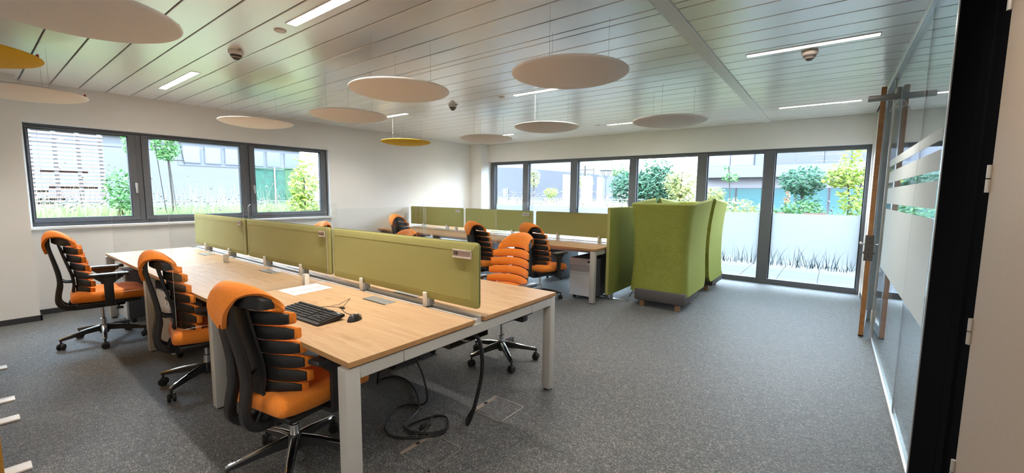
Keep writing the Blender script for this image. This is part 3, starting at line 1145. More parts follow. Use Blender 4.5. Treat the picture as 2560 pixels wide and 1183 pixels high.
GS = 'green fabric desk screens'
screen('green desk screen with the plate 08, nearest of the near bench', -3.118, -1.575, 1.742, (-1.765, -1.622, 1.078, 1.121, 1.742, '08'), (-2.71, -2.01), GS)
screen('green desk screen in the middle of the near bench with an illegible name plate', -4.755, -3.155, 1.742, (-3.30, -3.215, 1.093, 1.133, 1.742, None, ((0.008, 0.020), (0.030, 0.072))), (-4.33, -3.62), GS)
screen('green desk screen of the near bench closest to the left window', -6.36, -4.79, 1.742, (-4.955, -4.87, 1.10, 1.14, 1.742), (-5.95, -5.22), GS)
screen('green desk screen of the far bench beside the tall acoustic panel', -3.93, -2.44, 5.785, None, (-3.50, -2.77), GS, z0=0.80, z1=1.166)
screen('green desk screen in the middle of the far bench', -5.55, -3.99, 5.785, (-4.20, -4.06, 1.085, 1.125, 5.785, None, ((0.01, 0.03), (0.04, 0.12))), (-5.15, -4.42), GS, z0=0.80, z1=1.166)
screen('green desk screen of the far bench ending at the left wall', -7.15, -5.60, 5.785, (-5.80, -5.68, 1.09, 1.13, 5.785), (-6.75, -6.05), GS, z0=0.80, z1=1.166)


def acrylic(label, x, ya, yb, front, notch):
    """clear panel between two seats; front = y of the desk edge it hangs over, notch the side that hangs down"""
    t = thing('clear_divider', label, 'divider', (x, (ya + yb) / 2, ZT), 'clear acrylic seat dividers')
    z1, z0, zl = 1.316, ZT + 0.002, 0.58
    r = 0.03
    # outline in (y,z) with the hanging lip past the desk edge
    s = 1 if ya < front < yb and notch == 'near' else -1

    def Y(v):
        return v if s > 0 else (ya + yb) - v
    fr = front - 0.018 if s > 0 else (ya + yb) - front - 0.018
    pts = [(ya, zl + r), (ya + r * .3, zl + r * .3), (ya + r, zl), (fr, zl), (fr, z0), (yb, z0), (yb, z1 - r), (yb - r * .3, z1 - r * .3), (yb - r, z1),
           (ya + r, z1), (ya + r * .3, z1 - r * .3), (ya, z1 - r)]
    bm = B()
    A = [bm.verts.new((x - 0.003, Y(p), q)) for p, q in pts]
    C = [bm.verts.new((x + 0.003, Y(p), q)) for p, q in pts]
    bm.faces.new(A); bm.faces.new(list(reversed(C)))
    bmesh.ops.recalc_face_normals(bm, faces=bm.faces)
    p_ = obj('pane', bm, 'acrylic', t, 0)
    bm = B()
    A = [bm.verts.new((x - 0.003, Y(p), q)) for p, q in pts]
    C = [bm.verts.new((x + 0.003, Y(p), q)) for p, q in pts]
    n = len(pts)
    for k in range(n):
        bm.faces.new((A[k], A[(k + 1) % n], C[(k + 1) % n], C[k]))
    obj('polished_edge', bm, 'acrylic_edge', p_, 0)
    for cy in ((1.56 if s > 0 else 1.96) + (0 if ya < 3 else 0),) if ya < 3 else ((5.58 if s > 0 else 6.03),):
        bm = B()
        box(bm, x - 0.022, x - 0.004, cy - 0.018, cy + 0.018, ZT, ZT + 0.085, 0.004, 2)
        box(bm, x + 0.004, x + 0.022, cy - 0.018, cy + 0.018, ZT, ZT + 0.085, 0.004, 2)
        obj('clip', bm, 'clip_white', t)


acrylic('clear divider over the near front desk edge between the two orange chairs', -3.185, 0.748, 1.738, 0.933, 'near')
acrylic('clear divider on the near bench front side closer to the left window', -4.80, 0.748, 1.738, 0.933, 'near')
acrylic('clear divider on the near bench rear side behind the plate 08 screen end', -3.185, 1.785, 2.763, 2.587, 'far')
acrylic('clear divider on the near bench rear side before the left wall', -4.80, 1.785, 2.763, 2.587, 'far')
acrylic('clear divider on the far bench left of the middle screen', -5.58, 4.80, 5.78, 4.98, 'near')
acrylic('clear divider on the far bench right of the middle screen', -3.97, 4.80, 5.78, 4.98, 'near')

# ------------------------------------------------------------------ things on the near bench
t = thing('paper_sign', 'white paper sign with red capitals lying on the near desk', 'paper', (-3.04, 1.48, ZT))
bm = B()
v = [bm.verts.new((a, b, ZT + q)) for q in (0.0006, 0.0014) for a, b in ((-3.15, 1.338), (-2.905, 1.338), (-2.935, 1.634), (-3.17, 1.628))]
for f in ((3, 2, 1, 0), (4, 5, 6, 7), (0, 1, 5, 4), (1, 2, 6, 5), (2, 3, 7, 6), (3, 0, 4, 7)):
    bm.faces.new([v[i] for i in f])
obj('sheet', bm, 'paper', t, 0)
text_obj('sign_text', 'DO NOT USE', 0.040, 'ink_red', t, (-3.005, 1.365, ZT + 0.0018), Matrix.Rotation(radians(93), 3, 'Z'), 0.0003)

# keyboard: local frame, long side along X, front towards -Y
kb = thing('keyboard', 'black computer keyboard with raised rear feet on the near desk', 'keyboard', (-2.36, 1.165, ZT), rz=radians(3), local=True)
kb.rotation_euler = (0, 0, radians(2.5))
tilt = Matrix.Rotation(radians(6), 4, 'X')


def slope(v):
    return v


KW, KD = 0.45, 0.165
bm = B()
rows = [(-KD / 2, 0.004, 0.013), (KD / 2 - 0.025, 0.016, 0.030), (KD / 2, 0.020, 0.033)]
sec = [(-KD / 2, 0.002), (-KD / 2 + 0.012, 0.0), (KD / 2 - 0.02, 0.012), (KD / 2, 0.018), (KD / 2, 0.030), (KD / 2 - 0.006, 0.034), (-KD / 2 + 0.02, 0.017), (-KD / 2 + 0.004, 0.011)]
A = [bm.verts.new((-KW / 2, a, b)) for a, b in sec]
C = [bm.verts.new((KW / 2, a, b)) for a, b in sec]
bm.faces.new(A); bm.faces.new(list(reversed(C)))
for k in range(len(sec)):
    bm.faces.new((A[k], C[k], C[(k + 1) % len(sec)], A[(k + 1) % len(sec)]))
bmesh.ops.recalc_face_normals(bm, faces=bm.faces)
obj('case', bm, 'black_plastic', kb)
bm = B()


def key(xc, yc, w, d):
    zb = 0.017 + (yc + KD / 2 - 0.02) / (KD - 0.026) * 0.017
    box(bm, xc - w / 2, xc + w / 2, yc - d / 2, yc + d / 2, zb - 0.002, zb + 0.006, 0.0015)


for r_ in range(6):
    yc = -KD / 2 + 0.030 + r_ * 0.0225 + (0.004 if r_ == 5 else 0)
    xs_ = -KW / 2 + 0.018
    for c_ in range(15):
        if r_ == 0 and 3 <= c_ <= 8:
            if c_ == 3:
                key(xs_ + 5.5 * 0.019, yc, 0.110, 0.017)
            continue
        key(xs_ + c_ * 0.019, yc, 0.0165, 0.0175)
    if r_ in (0, 1, 3, 4, 5):
        for c_ in range(3):
            if r_ == 1 and c_ != 1:
                continue
            key(xs_ + (15.6 + c_) * 0.019, yc, 0.0165, 0.0175)
    if r_ < 5:
        for c_ in range(4):
            key(xs_ + (19.0 + c_) * 0.0187, yc, 0.0165, 0.0175)
tag(obj('keys', bm, 'key_black', kb), kind='stuff')
for s in (-1, 1):
    bm = B(); box(bm, s * 0.19 - 0.02, s * 0.19 + 0.02, KD / 2 - 0.035, KD / 2 - 0.022, 0.0, 0.016, 0.002); obj('foot', bm, 'black_plastic', kb)
bm = B()
tube(bm, smooth_path([(-0.12, KD / 2, 0.022), (-0.13, KD / 2 + 0.03, 0.004), (-0.09, KD / 2 + 0.09, 0.003), (-0.03, KD / 2 + 0.115, 0.004), (0.0, KD / 2 + 0.12, 0.006)]), 0.0018, 6)
obj('cord', bm, 'cable_black', kb)
bm = B()
box(bm, -0.005, 0.035, KD / 2 + 0.113, KD / 2 + 0.128, 0.002, 0.010, 0.002)
obj('plug', bm, 'black_plastic', kb)
bm = B(); box(bm, 0.175, 0.205, KD / 2 - 0.020, KD / 2 - 0.013, 0.0335, 0.0345); obj('badge', bm, 'tag_white', kb)

ms = thing('mouse', 'black computer mouse on the desk right of the keyboard', 'mouse', (-2.085, 1.285, ZT), local=True, rz=radians(20))
bm = B()


def msurf(u, v):
    a = 2 * pi * u
    rr = sin(v * pi / 2)
    return Vector((cos(a) * 0.031 * rr, sin(a) * 0.052 * rr, max(0.0, 0.036 * (1 - rr ** 2.6) ** 0.8 * (1 - 0.35 * sin(a) * rr))))


gridsurf(bm, msurf, 28, 10)
bmesh.ops.remove_doubles(bm, verts=bm.verts, dist=0.0004)
obj('shell', bm, 'black_plastic', ms, 60)
bm = B(); lathe(bm, [(0, -0.003), (0.008, -0.003), (0.008, 0.003), (0, 0.003)], 14, (0, 0.026, 0.026), 'x'); obj('wheel', bm, 'clip_grey', ms)
bm = B()
tube(bm, smooth_path([(0, 0.05, 0.008), (-0.03, 0.09, 0.004), (-0.10, 0.08, 0.003), (-0.16, 0.11, 0.003), (-0.22, 0.16, 0.003)]), 0.0016, 6)
obj('cord', bm, 'cable_black', ms)
bm = B()
tube(bm, [(-0.22, 0.16, 0.003), (-0.20, 0.215, 0.055), (-0.30, 0.23, 0.004), (-0.33, 0.2, 0.003)], 0.0016, 6)
obj('cord_kink', bm, 'cable_black', ms)

# things on the far bench seen below its screens
t = thing('notebook', 'green notebook lying on white papers on the far bench', 'notebook', (-4.95, 6.08, ZT + 0.004))
bm = B(); box(bm, -5.10, -4.84, 5.99, 6.17, ZT + 0.0035, ZT + 0.016, 0.002); obj('cover', bm, 'green_note', t)
bm = B(); box(bm, -5.095, -4.845, 5.988, 6.165, ZT + 0.006, ZT + 0.013); obj('pages', bm, 'paper', t)
tag(bxo('paper_stack', 'paper', None, -5.2, -4.45, 5.93, 6.25, ZT + 0.0005, ZT + 0.003), 'white papers spread under the green notebook on the far bench', 'paper')


def pedestal(label, x0, x1, y0, y1, front, light=True):
    t = thing('drawer_pedestal', label, 'drawer pedestal', ((x0 + x1) / 2, (y0 + y1) / 2, 0), 'drawer pedestals under the desks')
    a = 'ped_light'
    bm = B(); box(bm, x0, x1, y0 + (0.018 if front < 0 else 0), y1 - (0.018 if front > 0 else 0), 0.05, 0.575, 0.006, 2); obj('body', bm, 'ped_dark', t)
    ff = (y0, y0 + 0.018) if front < 0 else (y1 - 0.018, y1)
    for (za, zb) in ((0.052, 0.352), (0.356, 0.466), (0.470, 0.575)):
        d_ = obj('drawer', box(B(), x0 + .001, x1 - .001, ff[0], ff[1], za, zb, 0.002), 'ped_light' if light else 'ped_dark', t)
        if za > 0.46 and front < 0:
            l_ = obj('lock', box(B(), x1 - 0.10, x1 - 0.025, y0 - 0.003, y0, 0.522, 0.548), 'lock_black', d_)
            obj('key_tag', box(B(), x1 - 0.098, x1 - 0.062, y0 - 0.006, y0 - 0.003, 0.482, 0.522, 0.001), 'tag_white', d_)
    for xx in (x0 + 0.05, x1 - 0.05):
        for yy in (y0 + 0.06, y1 - 0.06):
            bm = B(); lathe(bm, [(0, -0.012), (0.022, -0.012), (0.022, 0.012), (0, 0.012)], 14, (xx, yy, 0.022), 'x')
            box(bm, xx - 0.018, xx + 0.018, yy - 0.018, yy + 0.018, 0.03, 0.052)
            obj('caster', bm, 'tyre', t)


pedestal('grey drawer pedestal with a key lock under the right end of the far bench', -2.885, -2.51, 5.12, 5.70, -1)
pedestal('dark backed drawer pedestal under the far bench behind the orange chairs', -3.92, -3.55, 6.03, 6.60, 1)
pedestal('drawer pedestal under the far bench left of the middle joint', -5.53, -5.16, 6.03, 6.60, 1)
pedestal('drawer pedestal under the near bench by the left window, behind the first chair', -6.36, -5.98, 0.99, 1.57, -1)
pedestal('drawer pedestal under the near bench behind the second chair', -4.76, -4.38, 0.99, 1.57, -1)
pedestal('drawer pedestal low under the near bench right end, behind the cables', -3.12, -2.74, 1.99, 2.55, 1)

# ================================================================== CHAIRS
RIBZ = [0.905, 0.83, 0.755, 0.68, 0.607, 0.538]
RIBW = [0.188, 0.198, 0.208, 0.214, 0.212, 0.180]
RIBY = [-0.222, -0.206, -0.188, -0.170, -0.160, -0.165]


def rib_surface(bm, w, yc, zc, h, bow, thick, drop=0.0, taper=0.25, yoff=0.0, n=14):
    """curved lozenge pad: bows forward at the ends"""
    rings = []
    for i in range(n + 1):
        u = -1 + 2 * i / n
        x = w * u
        yb = yc + yoff + bow * u * u
        hh = h / 2 * (1 - taper * abs(u) ** 3)
        if abs(u) > 0.999:
            hh *= 0.80
        zz = zc - drop * u * u
        ring = []
        for (sy, sz) in ((0, -.86), (0, .86), (.25, 1), (.7, .97), (1, .80), (1, -.80), (.7, -.97), (.25, -1)):
            ring.append(bm.verts.new((x, yb + thick * sy, zz + hh * sz)))
        rings.append(ring)
    for a, b in zip(rings, rings[1:]):
        for k in range(8):
            bm.faces.new((a[k], a[(k + 1) % 8], b[(k + 1) % 8], b[k]))
    bm.faces.new(list(reversed(rings[0]))); bm.faces.new(rings[-1])
    bmesh.ops.recalc_face_normals(bm, faces=bm.faces)


def make_chair():
    t = thing('office_chair', 'x', 'chair', (0, 0, 0), 'orange fishbone office chairs', local=True)
    # seat cushion with waterfall front
    bm = B()
    rings = []
    prof = [(-0.205, 0.455, 0.03, .18), (-0.195, 0.470, 0.075, .215), (-0.15, 0.476, 0.092, .235), (-0.05, 0.472, 0.094, .245), (0.08, 0.470, 0.092, .25), (0.20, 0.472, 0.092, .248), (0.275, 0.463, 0.085, .238), (0.312, 0.447, 0.066, .225), (0.325, 0.432, 0.03, .20)]
    for (y, zc, h, w) in prof:
        ring = []
        for (sx, sz) in ((-.86, -1), (.86, -1), (.97, -.8), (1, -.1), (.985, .5), (.9, .92), (.6, 1), (0, .90), (-.6, 1), (-.9, .92), (-.985, .5), (-1, -.1), (-.97, -.8)):
            ring.append(bm.verts.new((sx * w, y, zc + sz * h / 2)))
        rings.append(ring)
    for a, b in zip(rings, rings[1:]):
        for k in range(13):
            bm.faces.new((a[k], a[(k + 1) % 13], b[(k + 1) % 13], b[k]))
    bm.faces.new(list(reversed(rings[0]))); bm.faces.new(rings[-1])
    bmesh.ops.recalc_face_normals(bm, faces=bm.faces)
    obj('seat', bm, 'orange', t, 60)
    bm = B()
    box(bm, -0.215, 0.215, -0.17, 0.27, 0.388, 0.424, 0.014, 2)
    box(bm, -0.10, 0.10, -0.16, 0.16, 0.345, 0.392, 0.014, 2)
    obj('seat_shell', bm, 'black_plastic', t)
    # rear frame: two rails that join under the headrest
    bm = B()
    cur = [(0.06, 0.362), (-0.10, 0.362), (-0.19, 0.366), (-0.245, 0.385), (-0.278, 0.43), (-0.276, 0.50), (-0.262, 0.58), (-0.264, 0.67), (-0.28, 0.77), (-0.300, 0.87), (-0.312, 0.95), (-0.308, 1.01), (-0.285, 1.045), (-0.245, 1.05)]
    cs = smooth_path([(0, a, b) for a, b in cur], 3)
    for s in (-1, 1):
        pts, hw, th = [], [], []
        for q in cs:
            k = min(max((q.z - 0.42) / 0.5, 0), 1)
            off = 0.062 * (1 - k) + 0.026 * k
            if q.z < 0.40 and q.y > -0.2:
                off = 0.052
            pts.append((s * off, q.y, q.z)); hw.append(0.021 + 0.018 * k); th.append(0.042 if q.z < 0.6 else 0.042 - 0.016 * k)
        strip(bm, pts, hw, th)
    obj('back_frame', bm, 'black_plastic', t, 50)
    # spine that carries the ribs
    bm = B()
    pts = [(0, -0.262, 1.02), (0, -0.247, 0.955), (0, -0.236, 0.90), (0, -0.218, 0.82), (0, -0.199, 0.74), (0, -0.181, 0.66), (0, -0.174, 0.58), (0, -0.183, 0.515)]
    sp = smooth_path(pts, 3)
    strip(bm, [tuple(p) for p in sp], [0.060 - 0.018 * abs((p.z - .75) / .25) ** 2 if p.z < .75 else 0.060 for p in sp], 0.022)
    for s in (-1, 1):
        tube(bm, [(s * 0.04, -0.262, 0.635), (s * 0.04, -0.225, 0.610), (s * 0.035, -0.182, 0.605)], 0.010, 8)
        tube(bm, smooth_path([(s * 0.045, -0.18, 0.52), (s * 0.045, -0.185, 0.46), (s * 0.045, -0.21, 0.41), (s * 0.045, -0.22, 0.375)], 3), 0.008, 8)
    obj('rib_spine', bm, 'black_plastic', t, 50)
    for z, w, y in zip(RIBZ, RIBW, RIBY):
        bm = B()
        rib_surface(bm, w, y, z, 0.0635, 0.085, 0.016, 0.010, 0.12)
        r_ = obj('rib', bm, 'black_plastic', t, 50)
        bm = B()
        rib_surface(bm, w + 0.009, y, z, 0.0725, 0.085, 0.024, 0.010, 0.10, 0.0145)
        obj('rib_cushion', bm, 'orange', r_, 60)
    # headrest: orange hood that wraps over the top to a point at the back
    bm = B()
    rib_surface(bm, 0.146, -0.292, 1.012, 0.085, 0.070, 0.066, 0.040, 0.35)
    h0 = obj('headrest_shell', bm, 'black_plastic', t, 50)
    prof = [(-0.212, 0.952, 0.166, .070), (-0.204, 0.975, 0.176, .072), (-0.206, 1.008, 0.178, .072), (-0.220, 1.042, 0.174, .068), (-0.246, 1.070, 0.164, .062), (-0.282, 1.083, 0.148, .055), (-0.314, 1.074, 0.130, .040),
            (-0.336, 1.046, 0.110, .020), (-0.347, 1.008, 0.087, .006), (-0.349, 0.970, 0.063, 0), (-0.343, 0.930, 0.038, 0), (-0.334, 0.895, 0.012, 0)]
    PP = smooth_path([(a, b, c) for a, b, c, d in prof], 3)
    DD = smooth_path([(d, 0, 0) for a, b, c, d in prof], 3)

    def hood(u, v):
        i = min(int(round(u * (len(PP) - 1))), len(PP) - 1)
        p, d = PP[i], DD[i].x
        x = (v * 2 - 1)
        front = max(0.0, 1 - i / (len(PP) * 0.62))
        return Vector((x * p.z * 0.92, p.x + d * x * x, p.y - (0.022 + 0.040 * sin(pi * min(1.0, i / (len(PP) * 0.62)))) * x * x * (0.4 + 0.6 * x * x)))
    gridsurf(bm2 := B(), hood, len(PP) - 1, 16, 0.020)
    obj('headrest', bm2, 'orange', t, 70)
    # arm rests
    for s in (-1, 1):
        bm = B()
        box(bm, min(s * 0.18, s * 0.292), max(s * 0.18, s * 0.292), 0.01, 0.085, 0.385, 0.412, 0.008, 2)
        box(bm, min(s * 0.268, s * 0.296), max(s * 0.268, s * 0.296), 0.012, 0.078, 0.39, 0.66, 0.009, 2)
        # flared top of the post
        q = [(0.012, 0.60), (0.078, 0.60), (0.15, 0.655), (0.15, 0.668), (-0.05, 0.668), (-0.05, 0.655)]
        A = [bm.verts.new((s * 0.270, a, b)) for a, b in q]
        C = [bm.verts.new((s * 0.294, a, b)) for a, b in q]
        bm.faces.new(A); bm.faces.new(list(reversed(C)))
        for k in range(6):
            bm.faces.new((A[k], A[(k + 1) % 6], C[(k + 1) % 6], C[k]))
        bmesh.ops.recalc_face_normals(bm, faces=bm.faces)
        a_ = obj('armrest', bm, 'black_plastic', t)
        bm = B(); box(bm, s * 0.282 - 0.042, s * 0.282 + 0.042, -0.085, 0.19, 0.666, 0.692, 0.011, 3)
        obj('arm_pad', bm, 'black_satin', a_)
    bm = B()
    tube(bm, [(0.10, 0.10, 0.365), (0.20, 0.11, 0.355)], 0.006, 8)
    box(bm, 0.20, 0.25, 0.085, 0.135, 0.340, 0.358, 0.006, 2)
    obj('lever', bm, 'black_satin', t)
    bm = B()
    lathe(bm, [(0, 0.35), (0.0145, 0.35), (0.0145, 0.225), (0.0245, 0.222), (0.0245, 0.135), (0.030, 0.13), (0.030, 0.122), (0, 0.122)], 20)
    obj('gas_column', bm, 'chrome', t)
    bm = B()
    lathe(bm, [(0, 0.165), (0.030, 0.165), (0.042, 0.15), (0.042, 0.105), (0.03, 0.08), (0, 0.08)], 20)
    obj('base_hub', bm, 'black_satin', t)
    for k in range(5):
        R = Matrix.Rotation(2 * pi * k / 5, 4, 'Z')
        bm = B()
        sec = [(0.035, 0.020, 0.108, 0.158), (0.12, 0.019, 0.104, 0.146), (0.22, 0.016, 0.092, 0.123), (0.30, 0.013, 0.082, 0.104), (0.312, 0.009, 0.084, 0.098)]
        rings = [[bm.verts.new((x, -w, z0)), bm.verts.new((x, w, z0)), bm.verts.new((x, w * .95, z1)), bm.verts.new((x, -w * .95, z1))] for x, w, z0, z1 in sec]
        for a, b in zip(rings, rings[1:]):
            for q in range(4):
                bm.faces.new((a[q], a[(q + 1) % 4], b[(q + 1) % 4], b[q]))
        bm.faces.new(list(reversed(rings[0]))); bm.faces.new(rings[-1])
        bmesh.ops.recalc_face_normals(bm, faces=bm.faces)
        bmesh.ops.transform(bm, matrix=R, verts=bm.verts)
        l_ = obj('base_leg', bm, 'black_satin', t)
        bm = B()
        rings = []
        for x, w, z0, z1 in sec:
            rings.append([bm.verts.new((x, -w * 1.03, z1 - .004)), bm.verts.new((x, -w * .5, z1 + .004)), bm.verts.new((x, w * .5, z1 + .004)), bm.verts.new((x, w * 1.03, z1 - .004))])
        for a, b in zip(rings, rings[1:]):
            for q in range(3):
                bm.faces.new((a[q], b[q], b[q + 1], a[q + 1]))
        bm.faces.new(rings[-1])
        bmesh.ops.recalc_face_normals(bm, faces=bm.faces)
        bmesh.ops.transform(bm, matrix=R, verts=bm.verts)
        obj('leg_cap', bm, 'chrome', l_)
        bm = B()
        a = 2 * pi * k / 5 + 0.6 * k
        for s in (-1, 1):
            lathe(bm, [(0, s * 0.006), (0.026, s * 0.006), (0.029, s * 0.010), (0.029, s * 0.020), (0.024, s * 0.025), (0, s * 0.025)], 18, (0, 0, 0.029), 'x')
        box(bm, -0.008, 0.008, -0.012, 0.022, 0.025, 0.062, 0.003)
        tube(bm, [(0, 0.0, 0.055), (0, 0.0, 0.085)], 0.007, 8)
        bmesh.ops.transform(bm, matrix=Matrix.Translation((0.302 * cos(2 * pi * k / 5), 0.302 * sin(2 * pi * k / 5), 0)) @ Matrix.Rotation(a, 4, 'Z'), verts=bm.verts)
        obj('caster', bm, 'tyre', t)
    return t


CH = make_chair()
index_kids()
#          x      y      facing deg  base phase  label
CHAIRS = [(-5.51, 0.74, 84, -8, 0.0, 'orange office chair seen side on at the far left before the window wall'),
          (-3.68, 1.035, 80, 12, -0.045, 'orange office chair second from the left, pushed under the near desk'),
          (-2.20, 0.985, 100, 40, -0.04, 'nearest orange office chair seen from behind with its base at the bottom edge'),
          (-2.235, 2.79, 268, -108, 0.02, 'orange office chair facing the viewer from behind the near desk end'),
          (-4.02, 4.64, 80, 20, -0.02, 'middle orange office chair seen from behind at the far bench'),
          (-3.12, 4.72, 84, 50, 0.0, 'orange office chair at the far bench right behind the chair facing the viewer'),
          (-6.20, 4.95, 84, 10, -0.01, 'orange office chair at the far bench closest to the left wall'),
          (-3.95, 2.90, 272, 30, -0.06, 'orange office chair behind the middle screen, only its head showing'),
          (-5.85, 2.88, 266, 10, -0.05, 'orange office chair whose rounded headrest peeps above the screen under the window end')]


def place(root, x, y, f, ph, dz, lb):
    root.location = (x, y, 0)
    root.rotation_euler = (0, 0, radians(f - 90))
    root['label'] = lb
    rel = radians(ph - (f - 90))
    for k in kids(root):
        base = k.name.split('.')[0]
        if base in ('base_leg', 'caster', 'base_hub'):
            k.rotation_euler = (0, 0, rel)
        elif base != 'gas_column':
            k.location.z = dz


chairs = [CH] + [copy_tree(CH) for _ in CHAIRS[1:]]
index_kids()
for c_, a in zip(chairs, CHAIRS):
    place(c_, *a)

# ================================================================== CABLES, FLOOR BOXES
t = thing('power_cable', 'black power cable hanging under the near desk and coiled on the carpet', 'cable', (-2.1, 1.75, 0))
bm = B()
pts = [(-2.20, 1.76, 0.58), (-2.19, 1.77, 0.40), (-2.12, 1.80, 0.22), (-2.08, 1.80, 0.08), (-2.14, 1.80, 0.012), (-2.22, 1.75, 0.008), (-2.235, 1.66, 0.008), (-2.175, 1.555, 0.008), (-2.09, 1.47, 0.008), (-1.985, 1.445, 0.009), (-1.90, 1.49, 0.012),
       (-1.81, 1.575, 0.016), (-1.772, 1.657, 0.016), (-1.81, 1.74, 0.016), (-1.885, 1.785, 0.016), (-1.95, 1.745, 0.016), (-1.985, 1.65, 0.016), (-1.985, 1.56, 0.02), (-1.915, 1.52, 0.022), (-1.82, 1.575, 0.024)]
tube(bm, smooth_path(pts, 8), 0.0065, 8)
obj('cord', bm, 'cable_black', t)
bm = B()
pts = [(-2.62, 1.80, 0.58), (-2.60, 1.80, 0.30), (-2.64, 1.80, 0.03), (-2.70, 1.87, 0.008), (-2.645, 1.97, 0.008), (-2.52, 1.98, 0.008), (-2.34, 1.91, 0.014), (-2.19, 1.82, 0.022), (-2.106, 1.742, 0.012), (-2.054, 1.62, 0.009), (-2.0, 1.545, 0.026), (-1.915, 1.528, 0.030),
       (-1.806, 1.578, 0.034), (-1.775, 1.66, 0.03), (-1.81, 1.735, 0.03), (-1.88, 1.77, 0.03), (-1.94, 1.73, 0.03), (-1.90, 1.65, 0.034), (-1.87, 1.60, 0.03), (-1.87, 1.53, 0.01)]
tube(bm, smooth_path(pts, 8), 0.0065, 8)
obj('cord', bm, 'cable_black', t)
bm = B(); box(bm, -1.925, -1.885, 1.60, 1.66, 0.012, 0.036, 0.006, 2); obj('plug', bm, 'black_satin', t)
t = thing('cable_sleeve', 'thick black cable sleeve hanging from under the near desk to the carpet', 'cable', (-1.65, 1.82, 0))
bm = B()
pts = [(-1.70, 1.76, 0.60), (-1.625, 1.775, 0.62), (-1.598, 1.80, 0.54), (-1.608, 1.82, 0.38), (-1.655, 1.82, 0.19), (-1.70, 1.82, 0.06), (-1.728, 1.822, 0.013), (-1.742, 1.835, 0.025), (-1.726, 1.85, 0.07), (-1.70, 1.855, 0.11)]
tube(bm, smooth_path(pts, 6), 0.0125, 10)
obj('sleeve', bm, 'cable_black', t)
for xb, yb_, lb in ((-1.71, 2.10, 'square floor outlet box in the carpet right of the hanging cable'), (-1.71, 1.50, 'square floor outlet box under the coiled cable near the bottom')):
    t = thing('floor_box', lb, 'floor outlet', (xb, yb_, 0), 'floor outlet boxes in the carpet')
    bm = B()
    w = 0.128
    for (a, b, c, d) in ((-w, w, -w, -w + .008), (-w, w, w - .008, w), (-w, -w + .008, -w, w), (w - .008, w, -w, w)):
        box(bm, xb + a, xb + b, yb_ + c, yb_ + d, 0.0, 0.004)
    obj('rim', bm, 'box_trim', t)
    obj('lid', box(B(), xb - w + .03, xb + w - .009, yb_ - w + .009, yb_ + w - .009, 0.0, 0.0022), 'carpet', t)
    f_ = obj('cable_flap', box(B(), xb - w + .008, xb - w + .03, yb_ - w + .008, yb_ + w - .008, 0.0, 0.003), 'box_flap', t)
    bm = B()
    box(bm, xb - w + .01, xb - w + .028, yb_ - 0.012, yb_ + 0.012, 0.003, 0.010, 0.002)
    obj('latch', bm, 'gasket', f_)

